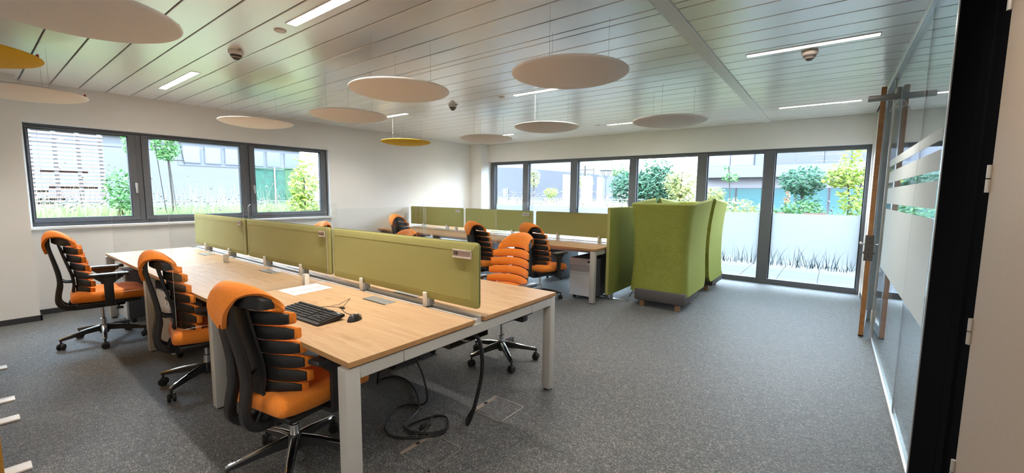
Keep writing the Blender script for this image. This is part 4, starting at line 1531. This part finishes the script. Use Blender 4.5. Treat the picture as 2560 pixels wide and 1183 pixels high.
# ================================================================== GREEN BOOTH
def sofa(label, ysgn, y0, x0, x1):
    """high backed booth sofa; ysgn +1: back at y0, opening towards +Y"""
    cx = (x0 + x1) / 2
    t = thing('booth_sofa', label, 'sofa', (cx, y0 + ysgn * 0.5, 0), 'high backed green booth sofas')
    hw0 = (x1 - x0) / 2

    def path(s):
        """plan position on the U (0..1) and outward normal, nominal half width 1"""
        L = [0.84, 0.16, 2 * (hw0 - 0.10), 0.16, 0.84]
        tot = sum(L)
        d = s * tot
        r = 0.10
        if d < L[0]:
            return Vector((hw0, 0.94 - d)), Vector((1, 0)), d / L[0]
        d -= L[0]
        if d < L[1]:
            a = d / L[1] * pi / 2
            return Vector((hw0 - r + r * cos(a), r - r * sin(a))), Vector((cos(a), -sin(a))), 1
        d -= L[1]
        if d < L[2]:
            return Vector((hw0 - r - d, 0)), Vector((0, -1)), 1
        d -= L[2]
        if d < L[3]:
            a = pi / 2 + d / L[3] * pi / 2
            return Vector((-hw0 + r + r * cos(a), r - r * sin(a))), Vector((cos(a), -sin(a))), 1
        d -= L[3]
        return Vector((-hw0, 0.10 + d)), Vector((-1, 0)), 1 - d / L[4]

    def surf(off):
        def fn(u, v):
            p, n, e = path(u)
            zt = 1.388 - 0.058 * min(1, max(0, e * 1.0))
            zb = 0.19
            if e < 0.16:
                zb += 0.10 * (1 - e / 0.16) ** 2
            z = zb + (zt - zb) * v
            k = (z - 0.72) / 0.6
            fl = 0.050 * k * k if k > 0 else 0.036 * k * k
            dent = 0.0
            q = p + n * (fl + off - dent)
            return Vector((cx + q.x, y0 + ysgn * q.y, z))
        return fn
    NU, NV = 72, 14
    bm = B()
    fo, fi = surf(0.0), surf(-0.045)
    O = [[bm.verts.new(fo(i / NU, j / NV)) for j in range(NV + 1)] for i in range(NU + 1)]
    I = [[bm.verts.new(fi(i / NU, j / NV)) for j in range(NV + 1)] for i in range(NU + 1)]
    for i in range(NU):
        for j in range(NV):
            bm.faces.new((O[i][j], O[i + 1][j], O[i + 1][j + 1], O[i][j + 1]))
            bm.faces.new((I[i][j], I[i][j + 1], I[i + 1][j + 1], I[i + 1][j]))
        bm.faces.new((O[i][0], I[i][0], I[i + 1][0], O[i + 1][0]))
        bm.faces.new((O[i][NV], O[i + 1][NV], I[i + 1][NV], I[i][NV]))
    for j in range(NV):
        bm.faces.new((O[0][j], O[0][j + 1], I[0][j + 1], I[0][j]))
        bm.faces.new((O[NU][j], I[NU][j], I[NU][j + 1], O[NU][j + 1]))
    bmesh.ops.recalc_face_normals(bm, faces=bm.faces)
    sh = obj('back_shell', bm, 'booth_green', t, 50)
    bm = B()
    top = [fo(i / NU, 1.0) * 0.5 + fi(i / NU, 1.0) * 0.5 + Vector((0, 0, 0.0)) for i in range(NU + 1)]
    tube(bm, top, 0.021, 8)
    obj('top_piping', bm, 'booth_edge', sh)
    ya, yb = sorted((y0 - ysgn * 0.05, y0 + ysgn * 0.62))
    bm = B(); box(bm, x0 + 0.07, x1 + 0.012, ya, yb, 0.085, 0.235, 0.02, 2)
    obj('plinth', bm, 'plinth', t)
    bm = B(); box(bm, x0 + 0.05, x1 - 0.05, min(y0 + ysgn * 0.06, y0 + ysgn * 0.72), max(y0 + ysgn * 0.06, y0 + ysgn * 0.72), 0.237, 0.43, 0.04, 3)
    obj('seat_cushion', bm, 'booth_edge', t)
    for fx in (x0 + 0.16, x1 - 0.09):
        for fy in (y0 + ysgn * 0.03, y0 + ysgn * 0.55):
            bm = B(); box(bm, fx - 0.03, fx + 0.03, fy - 0.03, fy + 0.03, 0, 0.09, 0.003)
            obj('foot', bm, 'foot_wood', t)
    return t


sofa('green quilted booth sofa with its high back to the room', 1, 5.34, -2.082, -1.384)
sofa('green quilted booth sofa facing it, nearer the back window', -1, 7.43, -2.082, -1.384)
t = thing('booth_table', 'small wooden table between the two green booth sofas', 'table', (-1.735, 6.385, 0))
bm = B(); box(bm, -2.02, -1.45, 6.15, 6.62, 0.70, 0.73, 0.004); obj('table_top', bm, 'foot_wood', t)
bm = B(); lathe(bm, [(0, 0.70), (0.03, 0.70), (0.03, 0.02), (0.18, 0.02), (0.18, 0.0), (0, 0.0)], 24, (-1.735, 6.385, 0)); obj('pedestal_foot', bm, 'plinth', t)

# free standing panel beside the booth
t = thing('acoustic_divider', 'tall green standing acoustic panel between far bench and booth', 'partition', (-2.385, 6.0, 0))
bm = B(); box(bm, -2.415, -2.362, 5.27, 6.87, 0.075, 1.278, 0.012, 3); p_ = obj('panel', bm, 'booth_green', t)
bm = B(); box(bm, -2.408, -2.369, 5.264, 5.272, 0.09, 1.265); obj('edge_strip', bm, 'screen_green', p_)
for fy in (5.44, 6.70):
    bm = B(); box(bm, -2.56, -2.15, fy - 0.035, fy + 0.035, 0.0, 0.010, 0.002)
    f_ = obj('foot_plate', bm, 'steel_plate', t)
    bm = B(); box(bm, -2.405, -2.372, fy - 0.016, fy + 0.016, 0.010, 0.10); obj('post', bm, 'steel_plate', f_)
t = thing('data_cable', 'thin dark cable looping behind the tall green acoustic panel', 'cable', (-2.2, 5.9, 0))
bm = B(); tube(bm, smooth_path([(-2.30, 6.1, 0.006), (-2.26, 5.8, 0.01), (-2.20, 5.62, 0.03), (-2.16, 5.66, 0.12), (-2.17, 5.8, 0.17), (-2.22, 6.0, 0.18)], 6), 0.005, 8); obj('cord', bm, 'cable_black', t)

# ochre standing screens at the left edge (only their feet and one edge are in frame)
for xa, xb, lb in ((-4.02, -3.26, 'ochre felt standing screen on white feet at the bottom left corner'), (-5.26, -4.42, 'ochre felt standing screen on white feet behind the nearest one at the left edge')):
    t = thing('standing_screen', lb, 'partition', ((xa + xb) / 2, -0.01, 0), 'ochre standing screens at the left edge')
    bm = B(); box(bm, xa - 0.10, xb + 0.12, -0.03, 0.025, 0.03, 1.45, 0.012, 3); obj('panel', bm, 'ochre_felt', t)
    for fx in (xa, xb):
        bm = B(); box(bm, fx - 0.045, fx + 0.045, -0.16, 0.118, 0.0, 0.012, 0.004, 2)
        f_ = obj('foot_plate', bm, 'foot_white', t)
        bm = B(); box(bm, fx - 0.02, fx + 0.02, -0.02, 0.015, 0.012, 0.04); obj('post', bm, 'foot_white', f_)

# ================================================================== OUTSIDE
tag(bxo('ground', 'asphalt', None, -70, 60, YB + 0.25, 90, -0.25, -0.12), kind='structure')
tag(bxo('ground_left', 'asphalt', None, -70, XL - 0.3, -40, YB + 0.25, -0.25, -0.12), kind='structure')
tr = struct_root('terrace', (-3, 9.5, 0))
bxo('tile_bed', 'terrace_joint', tr, -8.5, 2.3, YB + 0.2, 11.0, -0.10, -0.030)
xs_ = -8.42
nt = None
while xs_ < 2.0:
    for k in range(3):
        ya = YB + 0.22 + k * 0.92
        bm = B(); box(bm, 0, 0.585, 0, 0.91, -0.034, -0.02, 0.003)
        if nt is None:
            nt = obj('tile', bm, 'terrace_tile', tr)
            nt.location = Vector((xs_, ya, 0))
            nt.data.transform(Matrix.Translation(ORG[tr.name]))
            nt.location = Vector((xs_, ya, 0)) - ORG[tr.name]
        else:
            bm.free()
            c_ = nt.copy(); COL.objects.link(c_); c_.location = Vector((xs_, ya, 0)) - ORG[tr.name]
    xs_ += 0.592
tag(bxo('garden_bed', 'bed_wall', None, -14, 4, 10.95, 11.10, -0.1, 0.80), kind='structure')
tag(bxo('garden_soil', 'soil', None, -14, 4, 11.10, 15.0, 0.2, 0.78), kind='structure')
tag(bxo('garden_soil_left', 'lawn', None, -14.5, -8.3, -6, 9, -0.12, 0.72), kind='structure')


def leaves(bm, cen, rad, n, size, rnd, shell=0.45, flat=0.6):
    for _ in range(n):
        while True:
            d = Vector((rnd.gauss(0, 1), rnd.gauss(0, 1), rnd.gauss(0, 1)))
            if d.length > 0.01:
                break
        d.normalize()
        k = shell + (1 - shell) * rnd.random() ** 0.6
        p = Vector((cen[0] + d.x * rad[0] * k, cen[1] + d.y * rad[1] * k, cen[2] + d.z * rad[2] * k))
        s = size * rnd.uniform(0.6, 1.35)
        a = Vector((rnd.uniform(-1, 1), rnd.uniform(-1, 1), rnd.uniform(-.6, .6))).normalized()
        b = a.cross(d + Vector((0, 0, flat))).normalized() if a.cross(d + Vector((0, 0, flat))).length > 1e-3 else a.orthogonal()
        c = a.cross(b)
        v = [bm.verts.new(p - a * s), bm.verts.new(p + b * s * .42 + c * s * .12), bm.verts.new(p + a * s), bm.verts.new(p - b * s * .42 + c * s * .12)]
        bm.faces.new(v)


def plant(name, label, cat, base, blobs, leaf, size, rnd, trunk=None, group=None, twigs=0):
    t = thing(name, label, cat, base, group)
    bm = B()
    for (c, r, n) in blobs:
        leaves(bm, c, r, n, size, rnd)
    tag(obj('foliage', bm, leaf, t, 0), kind='stuff')
    if trunk:
        for pts, r in trunk:
            bm = B(); tube(bm, smooth_path(pts, 3), r, 7); obj('trunk', bm, 'bark', t)
    return t


R1 = random.Random(3)
GZ = 0.78
# --- seen through the back windows
plant('round_shrub', 'dark green round shrub behind the right hand back window pane', 'shrub', (-0.58, 12.0, GZ), [((-0.62, 12.0, 1.83), (0.50, 0.45, 0.34), 1300), ((-0.50, 12.0, 1.35), (0.28, 0.25, 0.35), 260)], 'leaf_dark', 0.05, R1,
      [([(-0.58, 12.0, GZ), (-0.6, 12.0, 1.4), (-0.62, 12.0, 1.8)], 0.03)], 'garden plants behind the back windows')
plant('lime_shrub', 'tall lime yellow shrub at the right edge of the back window', 'shrub', (0.2, 11.3, GZ), [((0.25, 11.3, 1.95), (0.42, 0.35, 0.32), 420), ((0.05, 11.3, 1.85), (0.30, 0.3, 0.22), 200), ((0.38, 11.3, 1.45), (0.36, 0.3, 0.42), 420), ((0.22, 11.3, 2.35), (0.22, 0.2, 0.20), 70)], 'leaf_lime', 0.055, R1,
      [([(0.22, 11.3, GZ), (0.25, 11.3, 1.4), (0.15, 11.3, 2.0)], 0.012), ([(0.24, 11.3, 1.2), (0.42, 11.3, 1.7), (0.45, 11.3, 2.1)], 0.009)], 'garden plants behind the back windows')
plant('low_bush', 'low mid green bush under the round dark shrub', 'shrub', (-0.55, 11.4, GZ), [((-0.55, 11.4, 1.16), (0.45, 0.25, 0.22), 420), ((-1.0, 11.5, 1.02), (0.3, 0.25, 0.18), 200)], 'leaf_mid', 0.045, R1, None, 'garden plants behind the back windows')
plant('clipped_shrub', 'rounded yellow green shrub right of the booth', 'shrub', (-2.55, 12.2, GZ), [((-2.55, 12.2, 1.50), (0.30, 0.3, 0.20), 460), ((-2.5, 12.2, 1.2), (0.25, 0.25, 0.25), 160)], 'leaf_yellow', 0.04, R1, [([(-2.55, 12.2, GZ), (-2.55, 12.2, 1.4)], 0.02)], 'garden plants behind the back windows')
plant('young_tree', 'thin young tree above the flowering bed right of the booth', 'tree', (-2.15, 12.0, GZ), [((-2.15, 12.0, 1.93), (0.20, 0.2, 0.14), 90), ((-2.25, 12.0, 2.15), (0.10, 0.1, 0.10), 20)], 'leaf_mid', 0.045, R1, [([(-2.1, 12.0, GZ), (-2.13, 12.0, 1.4), (-2.2, 12.0, 2.2)], 0.012)], 'garden plants behind the back windows')
plant('flower_bush', 'pale flowering bush right of the booth sofas', 'shrub', (-1.85, 11.7, GZ), [((-1.95, 11.7, 1.18), (0.48, 0.3, 0.24), 460), ((-1.35, 11.7, 1.08), (0.35, 0.3, 0.2), 260)], 'leaf_yellow', 0.04, R1, None, 'garden plants behind the back windows')
plant('rust_plume', 'rust coloured plume plant before the round dark shrub', 'plant', (-0.86, 11.5, GZ), [((-0.86, 11.5, 1.42), (0.06, 0.06, 0.17), 70)], 'leaf_rust', 0.035, R1, [([(-0.86, 11.5, GZ), (-0.86, 11.5, 1.4)], 0.01)])
plant('big_tree', 'large blue green leafy tree behind the middle back windows', 'tree', (-5.7, 17.0, -0.1),
      [((-6.9, 17.0, 1.75), (0.78, 0.6, 0.72), 1500), ((-5.75, 17.0, 1.85), (1.0, 0.7, 0.80), 2800), ((-5.7, 17.0, 2.7), (0.6, 0.5, 0.40), 150), ((-5.6, 17.0, 1.25), (1.1, 0.6, 0.5), 1000)], 'leaf_dark', 0.09, R1,
      [([(-5.7, 17, -0.1), (-5.7, 17, 1.2), (-5.65, 17, 2.4)], 0.06)])
plant('yellow_tree', 'yellow green airy tree right of the large blue green tree', 'tree', (-4.5, 16.0, -0.1), [((-4.5, 16.0, 1.9), (0.62, 0.5, 0.62), 800), ((-4.35, 16.0, 1.3), (0.6, 0.4, 0.45), 560)], 'leaf_yellow', 0.07, R1, [([(-4.5, 16, -0.1), (-4.5, 16, 1.4), (-4.45, 16, 2.3)], 0.03)])
plant('pleached_tree', 'flat trained pale tree left of the lamp post', 'tree', (-12.55, 24.0, -0.1), [((-12.6, 24.0, 2.25), (0.62, 0.3, 0.52), 300)], 'leaf_yellow', 0.09, R1, [([(-12.6, 24, -0.1), (-12.6, 24, 3.25)], 0.05), ([(-13.2, 24, 3.0), (-12.0, 24, 3.0)], 0.02), ([(-13.2, 24, 2.7), (-13.2, 24, 3.1)], 0.02), ([(-12.0, 24, 2.7), (-12.0, 24, 3.1)], 0.02)], 'trained trees by the car park')
plant('pleached_tree', 'narrow pale trained tree at the first back window mullion', 'tree', (-16.5, 24.0, -0.1), [((-16.5, 24.0, 2.55), (0.5, 0.3, 0.75), 260)], 'leaf_yellow', 0.09, R1, [([(-16.5, 24, -0.1), (-16.5, 24, 2.9)], 0.05)], 'trained trees by the car park')
plant('ball_shrub', 'round light green ball shrub before the grey building', 'shrub', (-8.8, 14.0, GZ), [((-8.8, 14.0, 1.52), (0.30, 0.28, 0.19), 420), ((-8.8, 14.0, 1.2), (0.2, 0.2, 0.2), 120)], 'leaf_lime', 0.04, R1, [([(-8.8, 14, GZ), (-8.8, 14, 1.4)], 0.02)])
plant('far_tree', 'distant green tree behind the lamp post', 'tree', (-25.6, 60, -0.1), [((-25.6, 60, 4.9), (1.75, 1.1, 1.05), 260), ((-27.2, 60, 6.0), (0.6, 0.5, 0.9), 60)], 'leaf_mid', 0.25, R1, [([(-25.6, 60, -0.1), (-25.7, 60, 5)], 0.15)])


def bed(name, label, x0, x1, y0, y1, z0, hmax, n, leaf, rnd, petals=0, pm='petal', wd=0.006):
    t = thing(name, label, 'flower bed', ((x0 + x1) / 2, (y0 + y1) / 2, z0))
    bm = B()
    for _ in range(n):
        x, y = rnd.uniform(x0, x1), rnd.uniform(y0, y1)
        h = hmax * rnd.uniform(0.45, 1.0)
        a = rnd.uniform(0, 2 * pi)
        dx, dy = cos(a) * wd, sin(a) * wd
        l1, l2 = rnd.uniform(-.25, .25) * h, rnd.uniform(-.25, .25) * h
        v = [bm.verts.new((x - dx, y - dy, z0)), bm.verts.new((x + dx, y + dy, z0)), bm.verts.new((x + l1 * .4 + dx * .8, y + l2 * .4 + dy * .8, z0 + h * .6)), bm.verts.new((x + l1 * .4 - dx * .8, y + l2 * .4 - dy * .8, z0 + h * .6)), bm.verts.new((x + l1, y + l2, z0 + h))]
        bm.faces.new((v[0], v[1], v[2], v[3])); bm.faces.new((v[3], v[2], v[4]))
    tag(obj('stalks', bm, leaf, t, 0), kind='stuff')
    if petals:
        bm = B()
        for _ in range(petals):
            x, y = rnd.uniform(x0, x1), rnd.uniform(y0, y1)
            z = z0 + hmax * rnd.uniform(0.5, 1.25)
            r = rnd.uniform(0.012, 0.03)
            bmesh.ops.create_icosphere(bm, subdivisions=1, radius=r, matrix=Matrix.Translation((x, y, z)))
        tag(obj('flower_heads', bm, pm, t), kind='stuff')
    return t


bed('flower_bed', 'pale flowering bed behind the left back window panes', -13, -5.2, 12.0, 13.6, GZ, 0.62, 2600, 'leaf_straw', R1, 650)
bed('flower_bed', 'low green planting behind the frosted right back window panes', -4.8, 1.5, 11.2, 12.4, GZ, 0.45, 1500, 'blade', R1, 120)
bed('flower_bed', 'grass and white flowers outside the left window', -13.5, -10.2, 0.0, 8.0, 0.72, 0.50, 5200, 'blade', R1, 330, 'petal', 0.009)
bed('tall_grass', 'thin dry stalks rising before the white building outside the left window', -13.4, -11.0, 0.6, 5.4, 0.72, 1.05, 420, 'leaf_straw', R1, 40, 'petal', 0.003)

for (xa, xb, lb) in ((-0.52, -0.30, 'orange planter trough at the film edge, left of a pair'), (-0.29, -0.12, 'orange planter trough at the film edge, right of a pair'), (-0.98, -0.86, 'small orange pot at the film edge near the mullion')):
    t = thing('planter_pot', lb, 'plant pot', ((xa + xb) / 2, 11.15, 0.8), 'orange pots on the garden wall')
    bm = B(); box(bm, xa, xb, 11.0, 11.12, 0.80, 1.10, 0.006); obj('trough', bm, 'terracotta', t)
    bm = B(); box(bm, xa - .01, xb + .01, 10.99, 11.13, 1.06, 1.085, 0.004); obj('rim', bm, 'terracotta', t)

# railing beyond the flowers
t = thing('garden_railing', 'white tube railing behind the flowering bed at the back', 'railing', (-9, 14.6, 0))
for zz in (1.28, 1.12):
    bm = B(); tube(bm, [(-15, 14.6, zz), (-5.4, 14.6, zz)], 0.02, 6); obj('rail', bm, 'rail_white', t)
for k in range(9):
    bm = B(); tube(bm, [(-15 + k * 1.2, 14.6, -0.12), (-15 + k * 1.2, 14.6, 1.28)], 0.018, 6); obj('post', bm, 'rail_white', t)

# grey building with pale upper storey
t = thing('grey_building', 'long grey blue building with a pale upper storey far behind the left back windows', 'building', (-26, 42, -0.1))
bm = B()
q = [(-40, 38, 4.95), (-28.3, 38, 4.34), (-18.45, 38, 3.40)]
vs = []
for yy in (38, 43.9):
    for (x, _, z) in q:
        vs.append((bm.verts.new((x, yy, -0.12)), bm.verts.new((x, yy, z))))
for a, b in ((0, 1), (1, 2), (4, 3), (5, 4), (2, 5), (3, 0)):
    bm.faces.new((vs[a][0], vs[b][0], vs[b][1], vs[a][1]))
for a, b, c, d in ((0, 1, 4, 3), (1, 2, 5, 4)):
    bm.faces.new((vs[a][1], vs[b][1], vs[c][1], vs[d][1]))
bmesh.ops.recalc_face_normals(bm, faces=bm.faces)
obj('wall', bm, 'facade_grey', t, 0)
bm = B(); box(bm, -42, -21.4, 44, 47.6, 0, 7.2); obj('upper_storey', bm, 'facade_roof', t)
d_ = obj('door', box(B(), -30.4, -29.6, 37.92, 38.0, -0.1, 2.05), 'frame_blue', t)
obj('door_glass', box(B(), -30.25, -29.85, 37.88, 37.92, 0.3, 1.9), 'pane_teal', d_)
# small far building right of it
t = thing('far_building', 'small pale building with blue window strips behind the lamp post', 'building', (-21, 50, -0.1))
bm = B(); box(bm, -23.9, -20.9, 48, 56, -0.12, 3.75); obj('wall', bm, 'facade_white', t)
bm = B(); box(bm, -20.9, -18.5, 48, 56, -0.12, 4.05); obj('wall', bm, 'facade_white', t)
for zz in (2.75, 0.9):
    for k in range(4):
        obj('window', box(B(), -22.9 + k * 0.85, -22.15 + k * 0.85, 47.92, 48.0, zz, zz + 0.65), 'pane_blue', t)
# parked car
t = thing('parked_car', 'white parked car beyond the railing left of the big tree', 'car', (-13.2, 30, -0.12))
bm = B()
sec = [(-1.9, .35, .75), (-1.6, .3, .95), (-0.8, .28, 1.0), (-0.3, .28, 1.42), (0.7, .28, 1.45), (1.3, .28, 1.05), (1.9, .32, .9), (2.0, .38, .7)]
rings = [[bm.verts.new((-13.2 + x, 29.2, a - .1)), bm.verts.new((-13.2 + x, 30.8, a - .1)), bm.verts.new((-13.2 + x, 30.7, b)), bm.verts.new((-13.2 + x, 29.3, b))] for x, a, b in sec]
for a, b in zip(rings, rings[1:]):
    for k in range(4):
        bm.faces.new((a[k], a[(k + 1) % 4], b[(k + 1) % 4], b[k]))
bm.faces.new(rings[0]); bm.faces.new(rings[-1])
bmesh.ops.recalc_face_normals(bm, faces=bm.faces)
obj('body', bm, 'car_white', t)
bm = B(); box(bm, -13.3, -12.2, 29.22, 29.3, 1.02, 1.36, 0.03); obj('side_window', bm, 'pane_blue', t)
for xx in (-14.4, -12.0):
    bm = B(); lathe(bm, [(0, -0.1), (0.3, -0.1), (0.3, 0.1), (0, 0.1)], 16, (0, 0, 0), 'x')
    bmesh.ops.transform(bm, matrix=Matrix.Translation((xx, 29.3, 0.18)) @ Matrix.Rotation(pi / 2, 4, 'Z'), verts=bm.verts)
    obj('wheel', bm, 'tyre', t)
# lamp post
t = thing('lamp_post', 'slender lamp post with a funnel shaped head seen through the back window', 'lamp post', (-12.1, 26, -0.1))
bm = B(); tube(bm, [(-12.1, 26, -0.12), (-12.1, 26, 2.55)], 0.07, 10); obj('pole', bm, 'lamp_grey', t)
bm = B()
for s in (-1, 1):
    tube(bm, [(-12.1, 26, 2.45), (-12.1 + s * 0.36, 26, 2.98)], 0.018, 6)
    tube(bm, [(-12.1, 26, 2.45), (-12.1, 26 + s * 0.36, 2.98)], 0.018, 6)
obj('arms', bm, 'lamp_grey', t)
bm = B(); lathe(bm, [(0, 3.02), (0.42, 3.02), (0.44, 3.05), (0.40, 3.08), (0, 3.1)], 24, (-12.1, 26, 0)); obj('lamp_head', bm, 'lamp_grey', t)

# long building behind the right back windows
t = thing('office_building', 'pale office building with teal ground floor windows behind the right back panes', 'building', (-1, 22, -0.1))
bm = B(); box(bm, -4.62, 8, 20.0, 30, -0.12, 2.22); obj('wall', bm, 'facade_raised', t)
bm = B(); box(bm, -4.75, 8, 19.2, 30, 2.20, 2.62, 0.01); obj('balcony_band', bm, 'facade_white', t)
bm = B(); box(bm, -4.62, 8, 19.9, 30, 2.62, 4.4); obj('wall', bm, 'facade_lilac', t)
bm = B(); box(bm, -4.65, 8, 19.55, 19.9, 2.62, 2.70); obj('sill_band', bm, 'frame_blue', t)
x = -4.35
while x < 4:
    w_ = obj('window', box(B(), x, x + 1.02, 19.93, 20.0, 0.2, 1.80), 'frame_blue', t)
    obj('pane', box(B(), x + 0.03, x + 0.98, 19.91, 19.93, 0.24, 1.76), 'pane_teal', w_)
    x += 1.05
for (xa, xb, mm) in ((-4.5, -3.62, 'pane_rose'), (-3.57, -2.75, 'pane_rose'), (-2.65, -2.30, 'frame_blue'), (-2.25, -1.98, 'pane_blue'), (-1.92, -1.36, 'pane_navy'), (-1.30, -0.44, 'pane_navy'), (-0.36, 0.36, 'pane_navy'), (0.44, 1.2, 'pane_navy'), (1.28, 2.1, 'pane_navy')):
    w_ = obj('window', box(B(), xa - .03, xb + .03, 19.85, 19.9, 2.70, 3.22), 'frame_blue', t)
    obj('pane', box(B(), xa, xb, 19.83, 19.85, 2.72, 3.19), mm, w_)

# --- seen through the left window
t = thing('white_building', 'white building with a strip of blue windows outside the left window', 'building', (-25, 2, -0.1))
bm = B(); box(bm, -30, -22, -12, 10.7, -0.12, 3.50); obj('wall', bm, 'facade_white', t)
bm = B(); box(bm, -30.1, -21.85, -12.1, 10.8, 3.50, 3.62); obj('roof_edge', bm, 'facade_roof', t)
bm = B(); box(bm, -22.03, -21.98, -12, 5.5, 3.10, 3.115); obj('joint_line', bm, 'frame_blue', t)
bm = B(); box(bm, -22.06, -21.98, 5.62, 10.65, 2.52, 3.45); wb2 = obj('window_band', bm, 'frame_blue', t)
for (ya, yb) in ((5.77, 6.40), (6.56, 7.18), (7.33, 7.92), (8.10, 8.95), (9.08, 9.72), (9.92, 10.55)):
    w_ = obj('window', box(B(), -21.98, -21.94, ya, yb, 2.63, 3.36), 'frame_blue', t)
    obj('pane', box(B(), -21.945, -21.93, ya + 0.03, yb - 0.03, 2.66, 3.33), 'pane_blue', w_)

t = thing('slat_screen', 'tall screen of reddish horizontal wooden slats outside the left window', 'fence', (-15, 0.6, -0.1))
z = 0.75
k = 0
sl = None
while z < 4.2:
    for seg in range(4):
        ya, yb = -2.2 + seg * 1.125, -2.2 + (seg + 1) * 1.125 - 0.01
        o_ = bxo('slat', 'slat_wood', t, -15.03, -14.99, ya, yb, z, z + 0.052)
    if R1.random() < 0.6:
        ya = R1.uniform(-0.5, 1.6)
        bxo('slat', 'slat_dark', t, -15.14, -15.10, ya, ya + R1.uniform(0.5, 1.0), z + 0.05, z + 0.10)
    z += 0.096
    k += 1
for k in range(12):
    bxo('post', 'post_pale', t, -15.09, -15.03, -2.2 + k * 0.40, -2.2 + k * 0.40 + 0.075, -0.12, 4.25)
t = thing('left_railing', 'low white railing before the wooden slat screen', 'railing', (-12.6, 3, 0))
bm = B(); tube(bm, [(-13.6, -4, 1.19), (-13.6, 7.5, 1.15)], 0.018, 6); obj('rail', bm, 'rail_white', t)
bm = B(); tube(bm, [(-13.6, -4, 1.05), (-13.6, 7.5, 1.02)], 0.012, 6); obj('rail', bm, 'rail_white', t)
for k in range(8):
    bm = B(); tube(bm, [(-13.6, -4 + k * 1.6, 0.3), (-13.6, -4 + k * 1.6, 1.18)], 0.015, 6); obj('post', bm, 'rail_white', t)
t = thing('net_fence', 'turquoise green net fence outside the right part of the left window', 'fence', (-14, 6, 0))
bm = B(); box(bm, -14.05, -14.0, 5.30, 6.32, 0.3, 2.13); obj('net', bm, 'net_teal', t)
bm = B(); box(bm, -14.04, -13.99, 6.32, 6.9, 0.3, 2.18); obj('net', bm, 'net_green', t)
for yy in (5.28, 6.0, 6.9):
    bm = B(); tube(bm, [(-13.97, yy, 0.2), (-13.97, yy, 2.2)], 0.022, 6); obj('post', bm, 'alu_dark', t)
bm = B(); tube(bm, [(-13.97, 5.28, 2.14), (-13.97, 6.9, 2.2)], 0.018, 6); obj('top_wire', bm, 'net_green', t)
GG = 'garden plants outside the left window'
plant('slim_tree', 'slim green tree rising beside the first mullion of the left window', 'tree', (-10.5, 1.98, 0.72), [((-10.5, 1.98, 2.55), (0.16, 0.14, 0.6), 260), ((-10.5, 1.78, 1.45), (0.22, 0.24, 0.42), 380), ((-10.5, 1.95, 1.05), (0.2, 0.25, 0.3), 160)], 'leaf_mid', 0.05, R1, [([(-10.5, 1.96, 0.7), (-10.5, 1.95, 2.9)], 0.018)], GG)
plant('staked_tree', 'young tree with a round crown on thin stakes in the middle of the left window', 'tree', (-11, 2.66, 0.72), [((-11, 2.62, 2.36), (0.24, 0.24, 0.32), 330), ((-11, 2.62, 2.8), (0.3, 0.3, 0.3), 240)], 'leaf_mid', 0.055, R1,
      [([(-11, 2.68, 0.7), (-11, 2.66, 1.6), (-11, 2.64, 2.3)], 0.018), ([(-11.1, 2.60, 0.7), (-11.05, 2.44, 2.6)], 0.008), ([(-10.9, 2.72, 0.7), (-10.95, 2.62, 2.6)], 0.008), ([(-11.0, 2.62, 2.08), (-11.0, 2.92, 2.08)], 0.008), ([(-11.0, 2.92, 2.0), (-11.0, 2.82, 2.7)], 0.008)], GG)
plant('bright_bush', 'bright green bush at the right end of the left window', 'shrub', (-10.5, 5.18, 0.72), [((-10.5, 5.2, 1.65), (0.36, 0.36, 0.45), 620), ((-10.5, 5.15, 1.1), (0.36, 0.36, 0.35), 360), ((-10.5, 5.25, 2.2), (0.25, 0.25, 0.2), 60)], 'leaf_lime', 0.06, R1, [([(-10.5, 5.2, 0.7), (-10.5, 5.2, 1.8)], 0.02)], GG)
tag(obj('marker_cone', lathe(B(), [(0, 1.12), (0.02, 1.12), (0.05, 0.98), (0.05, 0.72), (0, 0.72)], 12, (-10.6, 1.78, 0)), 'terracotta'), 'small orange marker in the grass outside the left window', 'marker')
index_kids()
